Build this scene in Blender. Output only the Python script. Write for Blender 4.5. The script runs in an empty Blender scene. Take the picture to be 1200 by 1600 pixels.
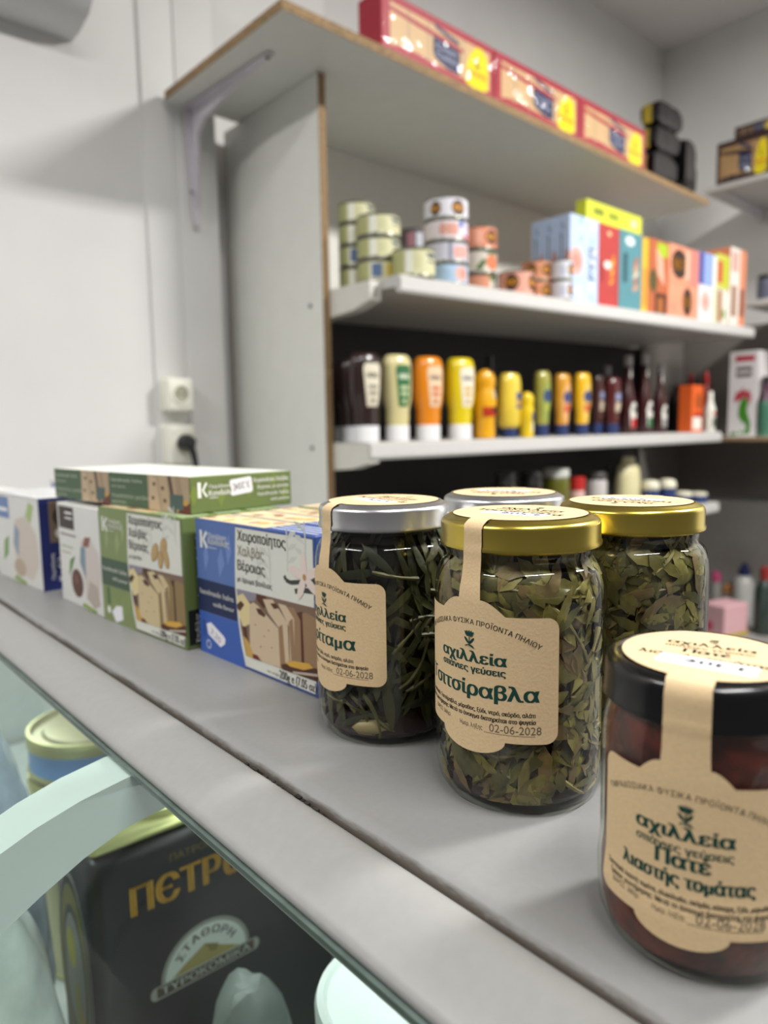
import bpy, bmesh, math, random
from mathutils import Vector, Matrix
random.seed(7)
S = bpy.context.scene
COL = S.collection
FLOOR = 1.35                      # camera height above the shop floor; everything below is built with the camera height as z = 0

# ------------------------------------------------------------------ camera
YAW, PITCH, ROLL = math.radians(41.3959), math.radians(6.6131), math.radians(-0.9161)
FPX = 1112.0
cF = Vector((math.sin(YAW)*math.cos(PITCH), math.cos(YAW)*math.cos(PITCH), -math.sin(PITCH)))
r0 = Vector((math.cos(YAW), -math.sin(YAW), 0)); u0 = r0.cross(cF)
cR = math.cos(ROLL)*r0 + math.sin(ROLL)*u0
cU = -math.sin(ROLL)*r0 + math.cos(ROLL)*u0
cam = bpy.data.cameras.new('camera')
cam.sensor_fit = 'VERTICAL'; cam.sensor_height = 36.0; cam.lens = FPX/1600*36.0
cam.clip_start = 0.01
cam.dof.use_dof = True; cam.dof.focus_distance = 0.292
cam.dof.aperture_fstop = cam.lens/1000/0.0031
camo = bpy.data.objects.new('camera', cam); COL.objects.link(camo)
camo.matrix_world = Matrix(((cR.x, cU.x, -cF.x, 0), (cR.y, cU.y, -cF.y, 0), (cR.z, cU.z, -cF.z, 0), (0, 0, 0, 1)))
S.camera = camo

# ------------------------------------------------------------------ world, lights, exposure
S.view_settings.view_transform = 'Standard'
S.view_settings.look = 'None'
S.view_settings.gamma = 1.0
S.view_settings.use_curve_mapping = False
S.view_settings.exposure = 0.12
w = bpy.data.worlds.new('shop_ambient'); S.world = w; w.use_nodes = True
w.node_tree.nodes['Background'].inputs[0].default_value = (1.0, 0.985, 0.96, 1)
w.node_tree.nodes['Background'].inputs[1].default_value = 0.15
def area(name, loc, sx, sy, power, target=(0, 0, 0), col=(1, 0.985, 0.955)):
    l = bpy.data.lights.new(name, 'AREA'); l.shape = 'RECTANGLE'; l.size = sx; l.size_y = sy; l.energy = power; l.color = col
    o = bpy.data.objects.new(name, l); COL.objects.link(o); o.location = loc
    o.rotation_euler = target
    return o
area('ceiling_lamp', (2.15, -0.55, 1.66), 0.60, 0.30, 118)
area('ceiling_lamp', (0.15, -0.55, 1.66), 1.20, 0.20, 36)
area('ceiling_lamp', (-1.3, 0.9, 1.66), 0.20, 1.20, 38)
area('case_fill_light', (0.30, 0.62, -0.178), 0.05, 1.8, 2.2, (0, 0.5, 0), (0.96, 1.0, 0.985))  # unseen fill light, added under the counter to brighten the case interior
S.cycles.use_denoising = True
S.cycles.max_bounces = 10
S.cycles.transparent_max_bounces = 24
S.cycles.caustics_reflective = False
S.cycles.caustics_refractive = False

# ------------------------------------------------------------------ helpers
def lin(h):
    h = h.lstrip('#'); o = []
    for i in (0, 2, 4):
        c = int(h[i:i+2], 16)/255
        o.append(c/12.92 if c <= 0.04045 else ((c+0.055)/1.055)**2.4)
    return (*o, 1.0)
MATS = {}
def mat(name, hexc, rough=0.5, metal=0.0, var=0.04, scale=40.0, bump=0.0, coat=0.0, spec=0.5):
    """procedural Principled material with a little noise in colour and relief"""
    if name in MATS: return MATS[name]
    m = bpy.data.materials.new(name); m.use_nodes = True
    nt = m.node_tree; b = nt.nodes['Principled BSDF']
    b.inputs['Roughness'].default_value = rough; b.inputs['Metallic'].default_value = metal
    b.inputs['Coat Weight'].default_value = coat
    b.inputs['Specular IOR Level'].default_value = spec
    c = lin(hexc)
    tc = nt.nodes.new('ShaderNodeTexCoord'); n = nt.nodes.new('ShaderNodeTexNoise')
    n.inputs['Scale'].default_value = scale; n.inputs['Detail'].default_value = 3
    nt.links.new(tc.outputs['Object'], n.inputs['Vector'])
    r = nt.nodes.new('ShaderNodeValToRGB')
    r.color_ramp.elements[0].position = 0.3; r.color_ramp.elements[1].position = 0.7
    r.color_ramp.elements[0].color = tuple(max(0, x*(1-var*2)) for x in c[:3])+(1,)
    r.color_ramp.elements[1].color = tuple(min(1, x*(1+var*2)) for x in c[:3])+(1,)
    nt.links.new(n.outputs['Fac'], r.inputs['Fac']); nt.links.new(r.outputs['Color'], b.inputs['Base Color'])
    if bump:
        bp = nt.nodes.new('ShaderNodeBump'); bp.inputs['Strength'].default_value = bump; bp.inputs['Distance'].default_value = 0.002
        nt.links.new(n.outputs['Fac'], bp.inputs['Height']); nt.links.new(bp.outputs['Normal'], b.inputs['Normal'])
    MATS[name] = m
    return m
def ink(hexc, rough=0.45):
    return mat('print_'+hexc.lstrip('#')+('' if rough == 0.45 else '_%d' % (rough*100)), hexc, rough, 0, 0.0, spec=0.3)
def glass(name, hexc, rough=0.02, ior=1.5):
    if name in MATS: return MATS[name]
    m = bpy.data.materials.new(name); m.use_nodes = True; nt = m.node_tree; nt.nodes.clear()
    out = nt.nodes.new('ShaderNodeOutputMaterial'); mix = nt.nodes.new('ShaderNodeMixShader')
    t = nt.nodes.new('ShaderNodeBsdfTransparent'); t.inputs[0].default_value = lin(hexc)
    g = nt.nodes.new('ShaderNodeBsdfGlossy'); g.inputs['Roughness'].default_value = rough
    lw = nt.nodes.new('ShaderNodeLayerWeight'); lw.inputs['Blend'].default_value = 0.5      # Schlick reflectance, the same from both sides
    pw = nt.nodes.new('ShaderNodeMath'); pw.operation = 'POWER'; pw.inputs[1].default_value = 5.0; nt.links.new(lw.outputs['Facing'], pw.inputs[0])
    f = nt.nodes.new('ShaderNodeMath'); f.operation = 'MULTIPLY_ADD'; f0 = ((ior-1)/(ior+1))**2; f.inputs[1].default_value = 1-f0; f.inputs[2].default_value = f0
    nt.links.new(pw.outputs[0], f.inputs[0])
    tc = nt.nodes.new('ShaderNodeTexCoord'); n = nt.nodes.new('ShaderNodeTexNoise'); n.inputs['Scale'].default_value = 60
    bp = nt.nodes.new('ShaderNodeBump'); bp.inputs['Strength'].default_value = 0.05; bp.inputs['Distance'].default_value = 0.001
    nt.links.new(tc.outputs['Object'], n.inputs['Vector']); nt.links.new(n.outputs['Fac'], bp.inputs['Height'])
    nt.links.new(bp.outputs['Normal'], g.inputs['Normal'])
    nt.links.new(f.outputs[0], mix.inputs[0]); nt.links.new(t.outputs[0], mix.inputs[1]); nt.links.new(g.outputs[0], mix.inputs[2])
    nt.links.new(mix.outputs[0], out.inputs[0])
    MATS[name] = m
    return m

def ray(px, py):
    return cF + cR*((px-600)/FPX) - cU*((py-800)/FPX)
def at(px, py, Y):                # the point of the place seen at a pixel, on the upright plane at depth Y
    d = ray(px, py); return d*(Y/d.y)
def atx(px, py, X):
    d = ray(px, py); return d*(X/d.x)
def atz(px, py, Z):
    d = ray(px, py); return d*(Z/d.z)

_txt = {}
def text_tris(s):
    """letter outlines filled by winding number (overlapping strokes of a glyph stay solid)"""
    if s in _txt: return _txt[s]
    from mathutils.geometry import delaunay_2d_cdt
    c = bpy.data.curves.new('lettering', 'FONT'); c.body = s; c.resolution_u = 3; c.fill_mode = 'NONE'
    o = bpy.data.objects.new('lettering', c); COL.objects.link(o)
    bpy.context.view_layer.update()
    me = bpy.data.meshes.new_from_object(o.evaluated_get(bpy.context.evaluated_depsgraph_get()))
    co = [(v.co.x, v.co.y) for v in me.vertices]; nb = {}
    for e in me.edges:
        a, b = e.vertices; nb.setdefault(a, []).append(b); nb.setdefault(b, []).append(a)
    bpy.data.objects.remove(o); bpy.data.curves.remove(c); bpy.data.meshes.remove(me)
    loops, seen = [], set()
    for a in sorted(nb):
        if a in seen: continue
        lp = [a]; seen.add(a); cur = a
        while True:
            nx = [b for b in nb[cur] if b not in seen]
            if not nx: break
            if len(lp) == 1 and a+1 in nx: nx = [a+1]
            cur = nx[0]; seen.add(cur); lp.append(cur)
        loops.append([co[k] for k in lp])
    loops = [l for l in loops if len(l) > 2]
    loops.sort(key=lambda l: min(p[0] for p in l))
    groups = []
    for l in loops:
        lo, hi = min(p[0] for p in l), max(p[0] for p in l)
        if groups and lo < groups[-1][1]: groups[-1][0].append(l); groups[-1][1] = max(hi, groups[-1][1])
        else: groups.append([[l], hi])
    V, T = [], []
    for ls, _ in groups:
        vs, es = [], []
        for l in ls:
            k = len(vs); vs += [Vector(p) for p in l]; es += [(k+i, k+(i+1) % len(l)) for i in range(len(l))]
        ov, oe, of, *_r = delaunay_2d_cdt(vs, es, [], 0, 1e-5)
        k = len(V); V += [(v.x, v.y) for v in ov]
        for f in of:
            cx = sum(ov[i].x for i in f)/len(f); cy = sum(ov[i].y for i in f)/len(f); wn = 0
            for l in ls:
                for (x0, y0), (x1, y1) in zip(l, l[1:]+l[:1]):
                    if (y0 <= cy) != (y1 <= cy):
                        if x0+(cy-y0)/(y1-y0)*(x1-x0) > cx: wn += 1 if y1 > y0 else -1
            if wn: T.append(tuple(k+i for i in f))
    _txt[s] = (V, T)
    return _txt[s]

class Print:
    """flat printed shapes in (u, v); later shapes lie a hair above earlier ones"""
    def __init__(s): s.items = []
    def poly(s, pts, m): s.items.append(([tuple(p) for p in pts], [tuple(range(len(pts)))], m, True)); return s
    def rect(s, x0, y0, x1, y1, m): return s.poly([(x0, y0), (x1, y0), (x1, y1), (x0, y1)], m)
    def ell(s, cx, cy, rx, ry, m, n=28, rot=0.0):
        ca, sa = math.cos(rot), math.sin(rot)
        return s.poly([(cx+rx*math.cos(a)*ca-ry*math.sin(a)*sa, cy+rx*math.cos(a)*sa+ry*math.sin(a)*ca) for a in (2*math.pi*k/n for k in range(n))], m)
    def line(s, pts, wd, m):
        for (x0, y0), (x1, y1) in zip(pts, pts[1:]):
            L = math.hypot(x1-x0, y1-y0) or 1; nx, ny = -(y1-y0)/L*wd/2, (x1-x0)/L*wd/2
            s.poly([(x0+nx, y0+ny), (x0-nx, y0-ny), (x1-nx, y1-ny), (x1+nx, y1+ny)], m)
        return s
    def text(s, t, x, y, h, m, width=None, align='l', bold=0.0, rot=0.0, boldy=0.0):
        """h = cap height; width fits the line; bold thickens the uprights"""
        vs, fs = text_tris(t)
        if not vs: return s
        xa = min(v[0] for v in vs); xb = max(v[0] for v in vs)
        sy = h/0.686; sx = width/(xb-xa) if width else sy
        W = (xb-xa)*sx; ox = {'l': 0, 'c': -W/2, 'r': -W}[align]
        ca, sa = math.cos(rot), math.sin(rot)
        offs = [(0, 0)] if not bold else [(-bold, -boldy), (0, 0), (bold, boldy)]
        av, af = [], []
        for (bx, by) in offs:
            k = len(av)
            for (vx, vy) in vs:
                px, py = (vx-xa)*sx+ox+bx, vy*sy+by
                av.append((x+px*ca-py*sa, y+px*sa+py*ca))
            af += [tuple(i+k for i in f) for f in fs]
        s.items.append((av, af, m, False)); return s
    def arc_text(s, t, cx, cy, R, a_mid, a_span, h, m, bold=0.0):
        """letters along a circle, reading clockwise, centred on angle a_mid"""
        adv = []
        for ch in t:
            vs, _ = text_tris(ch) if ch != ' ' else ([], None)
            adv.append(0.28 if not vs else max(v[0] for v in vs)+0.07)
        tot = sum(adv); a = a_mid + a_span/2
        for ch, ad in zip(t, adv):
            da = a_span*ad/tot
            if ch != ' ':
                am = a - da/2
                vs, fs = text_tris(ch); sy = h/0.686; sx = R*da/ad
                xm = (min(v[0] for v in vs)+max(v[0] for v in vs))/2
                ca, sa = math.cos(am-math.pi/2), math.sin(am-math.pi/2)
                av = []; af = []
                for bx in ((-bold, bold) if bold else (0,)):
                    k = len(av)
                    for (vx, vy) in vs:
                        px, py = (vx-xm)*sx+bx, vy*sy
                        av.append((cx+R*math.cos(am)+px*ca-py*sa, cy+R*math.sin(am)+px*sa+py*ca))
                    af += [tuple(i+k for i in f) for f in fs]
                s.items.append((av, af, m, False))
            a -= da
        return s

class MB:
    def __init__(s): s.bm = bmesh.new(); s.mats = []
    def mi(s, m):
        if m not in s.mats: s.mats.append(m)
        return s.mats.index(m)
    def face(s, pts, m):
        f = s.bm.faces.new([s.bm.verts.new(p) for p in pts]); f.material_index = s.mi(m); return f
    def box(s, a, b, m, bev=0.0, seg=2):
        x0, y0, z0 = a; x1, y1, z1 = b
        v = [s.bm.verts.new(p) for p in ((x0, y0, z0), (x1, y0, z0), (x1, y1, z0), (x0, y1, z0), (x0, y0, z1), (x1, y0, z1), (x1, y1, z1), (x0, y1, z1))]
        fs = [s.bm.faces.new([v[i] for i in q]) for q in ((3, 2, 1, 0), (4, 5, 6, 7), (0, 1, 5, 4), (1, 2, 6, 5), (2, 3, 7, 6), (3, 0, 4, 7))]
        for f in fs: f.material_index = s.mi(m)
        if bev:
            es = list({e for f in fs for e in f.edges})
            r = bmesh.ops.bevel(s.bm, geom=es, offset=bev, segments=seg, affect='EDGES', profile=0.5)
            for f in r['faces']: f.material_index = s.mi(m)
        return s
    def prism(s, pts, axis, a, b, m, ends=True):
        """closed outline pts swept along an axis: 'y' takes (x, z), 'x' takes (y, z), 'z' takes (x, y)"""
        def P(p, t): return {'y': (p[0], t, p[1]), 'x': (t, p[0], p[1]), 'z': (p[0], p[1], t)}[axis]
        A = [s.bm.verts.new(P(p, a)) for p in pts]; B = [s.bm.verts.new(P(p, b)) for p in pts]
        k = s.mi(m); n = len(pts); fs = []
        for i in range(n): fs.append(s.bm.faces.new((A[i], A[(i+1) % n], B[(i+1) % n], B[i])))
        if ends: fs += [s.bm.faces.new(A[::-1]), s.bm.faces.new(B)]
        for f in fs: f.material_index = k
        bmesh.ops.recalc_face_normals(s.bm, faces=fs)
        return s
    def lathe(s, prof, m, n=40, c=(0, 0, 0), sx=1.0, sy=1.0, power=2.0):
        """prof: (r, z) from bottom to top; m one material or one per segment"""
        rings = []
        for (r, z) in prof:
            if r < 1e-6: rings.append([s.bm.verts.new((c[0], c[1], c[2]+z))]); continue
            ring = []
            for k in range(n):
                a = 2*math.pi*k/n; ca, sa = math.cos(a), math.sin(a)
                q = (abs(ca)**power+abs(sa)**power)**(-1/power)
                ring.append(s.bm.verts.new((c[0]+r*q*ca*sx, c[1]+r*q*sa*sy, c[2]+z)))
            rings.append(ring)
        for j, (A, B) in enumerate(zip(rings, rings[1:])):
            k = s.mi(m[j] if isinstance(m, (list, tuple)) else m)
            for i in range(n):
                i2 = (i+1) % n
                if len(A) == 1 and len(B) == 1: continue
                if len(A) == 1: f = s.bm.faces.new((A[0], B[i2], B[i]))
                elif len(B) == 1: f = s.bm.faces.new((A[i], A[i2], B[0]))
                else: f = s.bm.faces.new((A[i], A[i2], B[i2], B[i]))
                f.material_index = k
        return s
    def tube(s, pts, r, m, n=8):
        pts = [Vector(p) for p in pts]; rings = []; k = s.mi(m)
        for i, p in enumerate(pts):
            t = (pts[min(i+1, len(pts)-1)]-pts[max(i-1, 0)]).normalized()
            a = t.orthogonal().normalized(); b = t.cross(a)
            if rings:
                pr = rings[-1][1]; a = (pr-t*pr.dot(t)).normalized(); b = t.cross(a)
            rr = r[i] if isinstance(r, (list, tuple)) else r
            rings.append(([s.bm.verts.new(p+(a*math.cos(2*math.pi*j/n)+b*math.sin(2*math.pi*j/n))*rr) for j in range(n)], a))
        for (A, _), (B, _) in zip(rings, rings[1:]):
            for i in range(n):
                f = s.bm.faces.new((A[i], A[(i+1) % n], B[(i+1) % n], B[i])); f.material_index = k
        for R in (rings[0][0][::-1], rings[-1][0]):
            f = s.bm.faces.new(R); f.material_index = k
        return s
    def prt(s, pr, mp, du=None, dv=None, eps=0.00006, base=0.0002):
        """lay a Print onto a surface map (u, v, off) -> point"""
        boxes = []
        for vs, fs, m, big in pr.items:
            b = (min(v[0] for v in vs), min(v[1] for v in vs), max(v[0] for v in vs), max(v[1] for v in vs)); ly = 0
            for q, l in boxes:
                if l >= ly and b[0] < q[2] and q[0] < b[2] and b[1] < q[3] and q[1] < b[3]: ly = l+1
            boxes.append((b, ly))
        for (vs, fs, m, big), (_b, ly) in zip(pr.items, boxes):
            off = base+eps*ly; k = s.mi(m)
            if big and (du or dv):
                t = bmesh.new(); t.faces.new([t.verts.new((x, y, 0)) for x, y in vs])
                for ax, st in ((0, du), (1, dv)):
                    if not st: continue
                    lo = min(v[ax] for v in vs); hi = max(v[ax] for v in vs)
                    c = math.floor(lo/st)*st+st
                    while c < hi-1e-7:
                        bmesh.ops.bisect_plane(t, geom=t.verts[:]+t.edges[:]+t.faces[:], plane_co=(c, 0, 0) if ax == 0 else (0, c, 0), plane_no=(1, 0, 0) if ax == 0 else (0, 1, 0), dist=1e-8)
                        c += st
                t.verts.index_update()
                vv = [(v.co.x, v.co.y) for v in t.verts]; ff = [tuple(v.index for v in f.verts) for f in t.faces]; t.free()
            else: vv, ff = vs, fs
            V = [s.bm.verts.new(mp(x, y, off)) for x, y in vv]
            for f in ff:
                try: q = s.bm.faces.new([V[i] for i in f]); q.material_index = k
                except ValueError: pass
        return s
    def build(s, name, parent=None, loc=None, rotz=None, smooth=True, ang=38):
        me = bpy.data.meshes.new(name)
        s.bm.normal_update(); s.bm.to_mesh(me); s.bm.free()
        for m in s.mats: me.materials.append(m)
        if smooth:
            me.polygons.foreach_set('use_smooth', [True]*len(me.polygons))
            me.set_sharp_from_angle(angle=math.radians(ang))
        o = bpy.data.objects.new(name, me); COL.objects.link(o)
        if parent: o.parent = parent
        if loc is not None: o.location = loc
        if rotz is not None: o.rotation_euler.z = rotz
        return o
def tag(o, label, cat, group=None):
    o['label'] = label; o['category'] = cat
    if group: o['group'] = group
    return o
def thing(name, label, cat, loc=(0, 0, 0), rotz=0.0, group=None, tilt=None):
    o = bpy.data.objects.new(name, None); COL.objects.link(o); o.empty_display_size = 0.02
    o.location = loc; o.rotation_euler = tilt if tilt else (0, 0, rotz)
    return tag(o, label, cat, group)
def struct(o): o['kind'] = 'structure'; return o
def planemap(O, U, V, N):
    O, U, V, N = map(Vector, (O, U, V, N))
    return lambda u, v, off: O+U*u+V*v+N*off
def lathemap(prof, th0, sx=1.0, sy=1.0, ref=None):
    zs = [p[1] for p in prof]; rmax = ref or max(p[0] for p in prof)
    def rad(z):
        for (ra, za), (rb, zb) in zip(prof, prof[1:]):
            if za <= z <= zb and zb > za: return ra+(rb-ra)*(z-za)/(zb-za)
        return prof[-1][0]
    def f(u, v, off):
        a = th0+u/rmax; r = rad(v)
        return Vector(((r*sx+off)*math.cos(a), (r*sy+off)*math.sin(a), v))
    return f

# ------------------------------------------------------------------ materials shared by several things
wall_m = mat('painted_plaster', '#d9d8d6', 0.75, 0, 0.012, 6, 0.10)
ceil_m = mat('ceiling_paint', '#d9d5d3', 0.8, 0, 0.01, 5)
white_board = mat('white_melamine', '#d8d8d2', 0.45, 0, 0.01, 20)
chip = mat('chipboard_edge', '#8c7250', 0.8, 0, 0.35, 260, 0.3)
metal_white = mat('white_enamel', '#bebcb8', 0.35, 0, 0.01, 30)
black_panel = mat('black_back_panel', '#1b1817', 0.6, 0, 0.05, 20)
paper = mat('label_paper', '#d9bd93', 0.7, 0, 0.02, 900, 0.08)
green_ink = ink('#123f36', 0.6); black_ink = ink('#2c2a22', 0.6); stamp_ink = ink('#6a6152', 0.6)
white_ink = ink('#f2f2f0'); sticker = mat('price_sticker', '#eceaf2', 0.5, 0, 0.0)
sticker_ink = ink('#8b8b94')
clear_glass = glass('clear_glass', '#f4f7f2')

# ------------------------------------------------------------------ the room
m = MB(); m.box((-1.6, -1.6, -FLOOR-0.05), (3.6, 2.0, -FLOOR), mat('grey_floor_tile', '#4e4b48', 0.4, 0, 0.05, 3))
struct(m.build('floor'))
m = MB(); m.box((-1.6, -1.6, 1.735), (3.6, 2.0, 1.80), ceil_m); struct(m.build('ceiling'))
m = MB(); m.box((0.80, 1.78, -FLOOR), (3.45, 1.90, 1.735), wall_m); struct(m.build('wall_back'))
m = MB(); m.box((-1.6, 1.70, -FLOOR), (0.80, 1.90, 1.735), wall_m); struct(m.build('wall_left'))
m = MB(); m.box((3.36, -1.6, -FLOOR), (3.46, 1.78, 1.735), wall_m); struct(m.build('wall_right'))
# pier beside the shelves: stands a little proud of the left wall
m = MB(); m.box((0.755, 1.691, -FLOOR), (0.845, 1.78, 1.735), wall_m, 0.003)
m.box((0.840, 1.686, -FLOOR), (0.942, 1.78, 1.735), wall_m, 0.003)
m.box((0.930, 1.694, 0.90), (1.30, 1.78, 1.735), wall_m, 0.003)
struct(m.build('trim_1'))

# air conditioner high on the left wall
t = thing('air_conditioner', 'white unit with rounded underside high on the wall at top left', 'air conditioner', (0.10, 1.70, 0.857))
prof = [(0, 0), (-0.05, 0.0), (-0.11, 0.012), (-0.16, 0.045), (-0.19, 0.10), (-0.20, 0.17), (-0.20, 0.27), (-0.19, 0.285), (0, 0.285)]
m = MB(); m.prism(prof, 'x', -0.40, 0.505, mat('appliance_plastic', '#d6d6d6', 0.4, 0, 0.01, 10)); m.build('housing', t)
m = MB(); m.box((-0.36, -0.150, 0.0262), (0.47, -0.146, 0.0290), mat('dark_gap', '#55585a', 0.6)); m.build('air_outlet', t)

# ------------------------------------------------------------------ wall shelf over the unit
def chipboard(mb, x0, x1, y0, y1, z0, z1, edge=0.0012):
    mb.box((x0, y0, z0), (x1, y1, z1), white_board)
    mb.box((x0-edge, y0-edge, z0+0.0006), (x1+edge, y0, z1-0.0006), chip)       # raw front edge
    mb.box((x0-edge, y0, z0+0.0006), (x0, y1, z1-0.0006), chip)                 # raw left end
tb = thing('wall_shelf', 'long white chipboard shelf with raw brown edges carrying the red packets', 'shelf', (0.813, 1.187, 0.782), math.radians(1.0))
m = MB(); chipboard(m, 0, 1.84, 0, 0.485, 0, 0.020); m.build('board', tb, smooth=False)
grey_metal = mat('bracket_metal', '#cdc8d1', 0.4, 0.0, 0.02, 40)
def bracket(mb, x, y, z, m):      # pressed steel angle: wall leg down, shelf leg out to -y
    def leg(p):
        A = [Vector(q) for q in p]
        for (a, b) in zip(A, A[1:]): pass
    wl = [(x-0.020, y-0.003, z-0.002), (x+0.020, y-0.003, z-0.002), (x+0.017, y-0.003, z-0.12), (x+0.009, y-0.003, z-0.275), (x-0.009, y-0.003, z-0.275), (x-0.017, y-0.003, z-0.12)]
    sl = [(x-0.020, y, z-0.003), (x+0.020, y, z-0.003), (x+0.017, y-0.12, z-0.003), (x+0.008, y-0.345, z-0.003), (x-0.008, y-0.345, z-0.003), (x-0.017, y-0.12, z-0.003)]
    for pts, d in ((wl, Vector((0, -0.003, 0))), (sl, Vector((0, 0, -0.003)))):
        P = [Vector(p) for p in pts]; Q = [p+d for p in P]; n = len(P)
        mb.face(P, m); mb.face(Q[::-1], m)
        for i in range(n): mb.face((P[i], Q[i], Q[(i+1) % n], P[(i+1) % n]), m)
    mb.prism([(y-0.004, z-0.24), (y-0.004, z-0.004), (y-0.26, z-0.004), (y-0.25, z-0.010), (y-0.06, z-0.045), (y-0.03, z-0.07), (y-0.008, z-0.235)], 'x', x-0.005, x+0.005, m)
m = MB(); bracket(m, 0.066, 0.483, 0.0, grey_metal); b_ = m.build('bracket', tb)
for q in ((0.066, 0.150, -0.0075), (0.050, 0.470, -0.20)):
    m = MB(); m.lathe([(0.005, -0.002), (0.004, 0.001), (0, 0.001)], mat('screw_steel', '#77757a', 0.4, 0.8), 12, q); m.build('screw', b_)

# ------------------------------------------------------------------ main shelving unit
su = thing('shelving_unit', 'tall shelving unit with white side panel, grocery shelves and black lower back', 'shelving unit', (1.0, 1.33, -FLOOR))
B = -1.0; 
def loc3(x, y, z): return (x-1.0, y-1.33, z+FLOOR)
m = MB()
m.box(loc3(1.0, 1.332, -FLOOR), loc3(1.018, 1.742, 0.780), white_board)
m.box(loc3(0.9995, 1.3300, -FLOOR), loc3(1.0185, 1.332, 0.780), chip)
m.box(loc3(0.9995, 1.742, -FLOOR), loc3(1.0185, 1.744, 0.780), chip)
m.build('side_panel', su, smooth=False)
for (px, py) in ((485, 478), (488, 700)):
    m = MB(); p = atx(px, py, 0.9995); m.lathe([(0.006, 0), (0.005, 0.002), (0, 0.002)], MATS['screw_steel'], 12)
    bmesh.ops.rotate(m.bm, verts=m.bm.verts[-25:], cent=(0, 0, 0), matrix=Matrix.Rotation(-math.pi/2, 3, 'Y'))
    bmesh.ops.translate(m.bm, verts=m.bm.verts[-25:], vec=loc3(*p)); m.build('screw', su)
m = MB(); m.box(loc3(1.018, 1.650, 0.335), loc3(3.334, 1.664, 0.7815), mat('cream_panel', '#dcdad2', 0.5, 0, 0.01)); m.build('back_panel', su)['label'] = 'white upper back panel'
m = MB(); m.box(loc3(1.018, 1.650, -FLOOR), loc3(3.334, 1.664, 0.3345), black_panel); m.build('back_panel', su)['label'] = 'black lower back panel'
def gondola(x0, x1, y0, z0, z1, depth_y=1.649, lip=0.036, label=None):
    """steel shelf with a folded front rail; z0, z1 top height at the left and right end"""
    mb = MB(); pr = [(y0, -lip), (y0+0.004, -lip-0.003), (y0+0.012, -lip+0.001), (y0+0.016, -0.024), (depth_y, -0.024), (depth_y, 0.0), (y0+0.006, 0.0), (y0+0.001, -0.004)]
    mb.prism(pr, 'x', x0, x1, metal_white)
    for v in mb.bm.verts: v.co.z += z0+(z1-z0)*(v.co.x-x0)/(x1-x0)
    for v in mb.bm.verts: v.co = Vector(loc3(*v.co))
    sh = mb.build('shelf', su)
    mb = MB(); mb.box((x0, y0-0.0022, -lip+0.004), (x1, y0-0.0002, -0.006), mat('price_rail_plastic', '#c6c4c1', 0.3, 0, 0.01))
    for v in mb.bm.verts: v.co.z += z0+(z1-z0)*(v.co.x-x0)/(x1-x0)
    for v in mb.bm.verts: v.co = Vector(loc3(*v.co))
    mb.build('price_rail', sh, smooth=False)
    return sh
Z2 = lambda x: 0.3250+0.0195*(x-1.05)
Z3 = -0.0288; Z4 = -0.300
s2 = gondola(1.052, 2.875, 1.130, Z2(1.052), Z2(2.875))
s3 = gondola(1.021, 2.790, 1.200, Z3, Z3)
s4 = gondola(1.021, 2.790, 1.200, Z4, Z4)
for sh, z, y in ((s2, 0.322, 1.19), (s3, Z3, 1.205), (s4, Z4, 1.205)):
    mb = MB(); mb.prism([(y, -0.004), (y, -0.045), (y+0.06, -0.060), (1.645, -0.085), (1.645, -0.004)], 'x', 1.0185, 1.050, mat('bracket_cream', '#cfccc4', 0.45, 0, 0.01))
    for q in (0.012, 0.034): mb.box((1.031, y-0.0015, -0.018-q*0.5), (1.037, y+0.0001, -0.012-q*0.5), black_ink)
    for v in mb.bm.verts: v.co.z += z; v.co = Vector(loc3(*v.co))
    mb.build('shelf_bracket', sh, smooth=False)

# ------------------------------------------------------------------ right-hand shelving along the right wall
ru = thing('shelving_unit', 'grey shelving in the far right corner holding the white rooster box', 'shelving unit', (2.95, 0.75, -FLOOR))
def locr(x, y, z): return (x-2.95, y-0.75, z+FLOOR)
m = MB(); m.box(locr(3.335, 0.2, -0.33), locr(3.355, 1.70, 0.43), mat('grey_panel', '#6c6762', 0.6, 0, 0.02)); m.build('back_panel', ru)
m = MB(); m.box(locr(2.96, 1.622, -FLOOR), locr(3.33, 1.635, 0.43), mat('grey_side_panel', '#6c6762', 0.6, 0, 0.02)); m.build('side_panel', ru)
m = MB(); m.box(locr(2.952, 0.35, -0.068), locr(3.33, 1.621, -0.052), white_board); m.box(locr(2.950, 0.35, -0.0675), locr(2.952, 1.621, -0.0525), chip); m.build('shelf', ru, smooth=False)
m = MB(); m.box(locr(2.95, 0.35, 0.452), locr(3.33, 1.200, 0.474), metal_white, 0.002); m.build('shelf', ru, smooth=False)
m = MB(); m.box(locr(2.80, 0.35, -0.885), locr(3.33, 1.621, -0.8605), mat('grey_shelf', '#8f8c88', 0.5, 0, 0.02)); m.build('shelf', ru, smooth=False)
m = MB(); m.box(locr(3.315, 0.2, -FLOOR), locr(3.334, 1.62, -0.345), mat('pale_grey_panel', '#a09c97', 0.6, 0, 0.02)); m.build('back_panel', ru)
rs = thing('wall_shelf', 'white shelf on the right wall carrying dark brown cracker packets', 'shelf', (2.95, 0.45, 0.918))
m = MB(); m.box((0, -0.10, 0), (0.405, 0.925, 0.020), metal_white, 0.003); m.build('board', rs, smooth=False)
m = MB(); m.prism([(0.405, -0.002), (0.06, -0.002), (0.05, -0.012), (0.39, -0.06), (0.405, -0.06)], 'y', 0.85, 0.856, grey_metal); m.build('bracket', rs)

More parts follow.
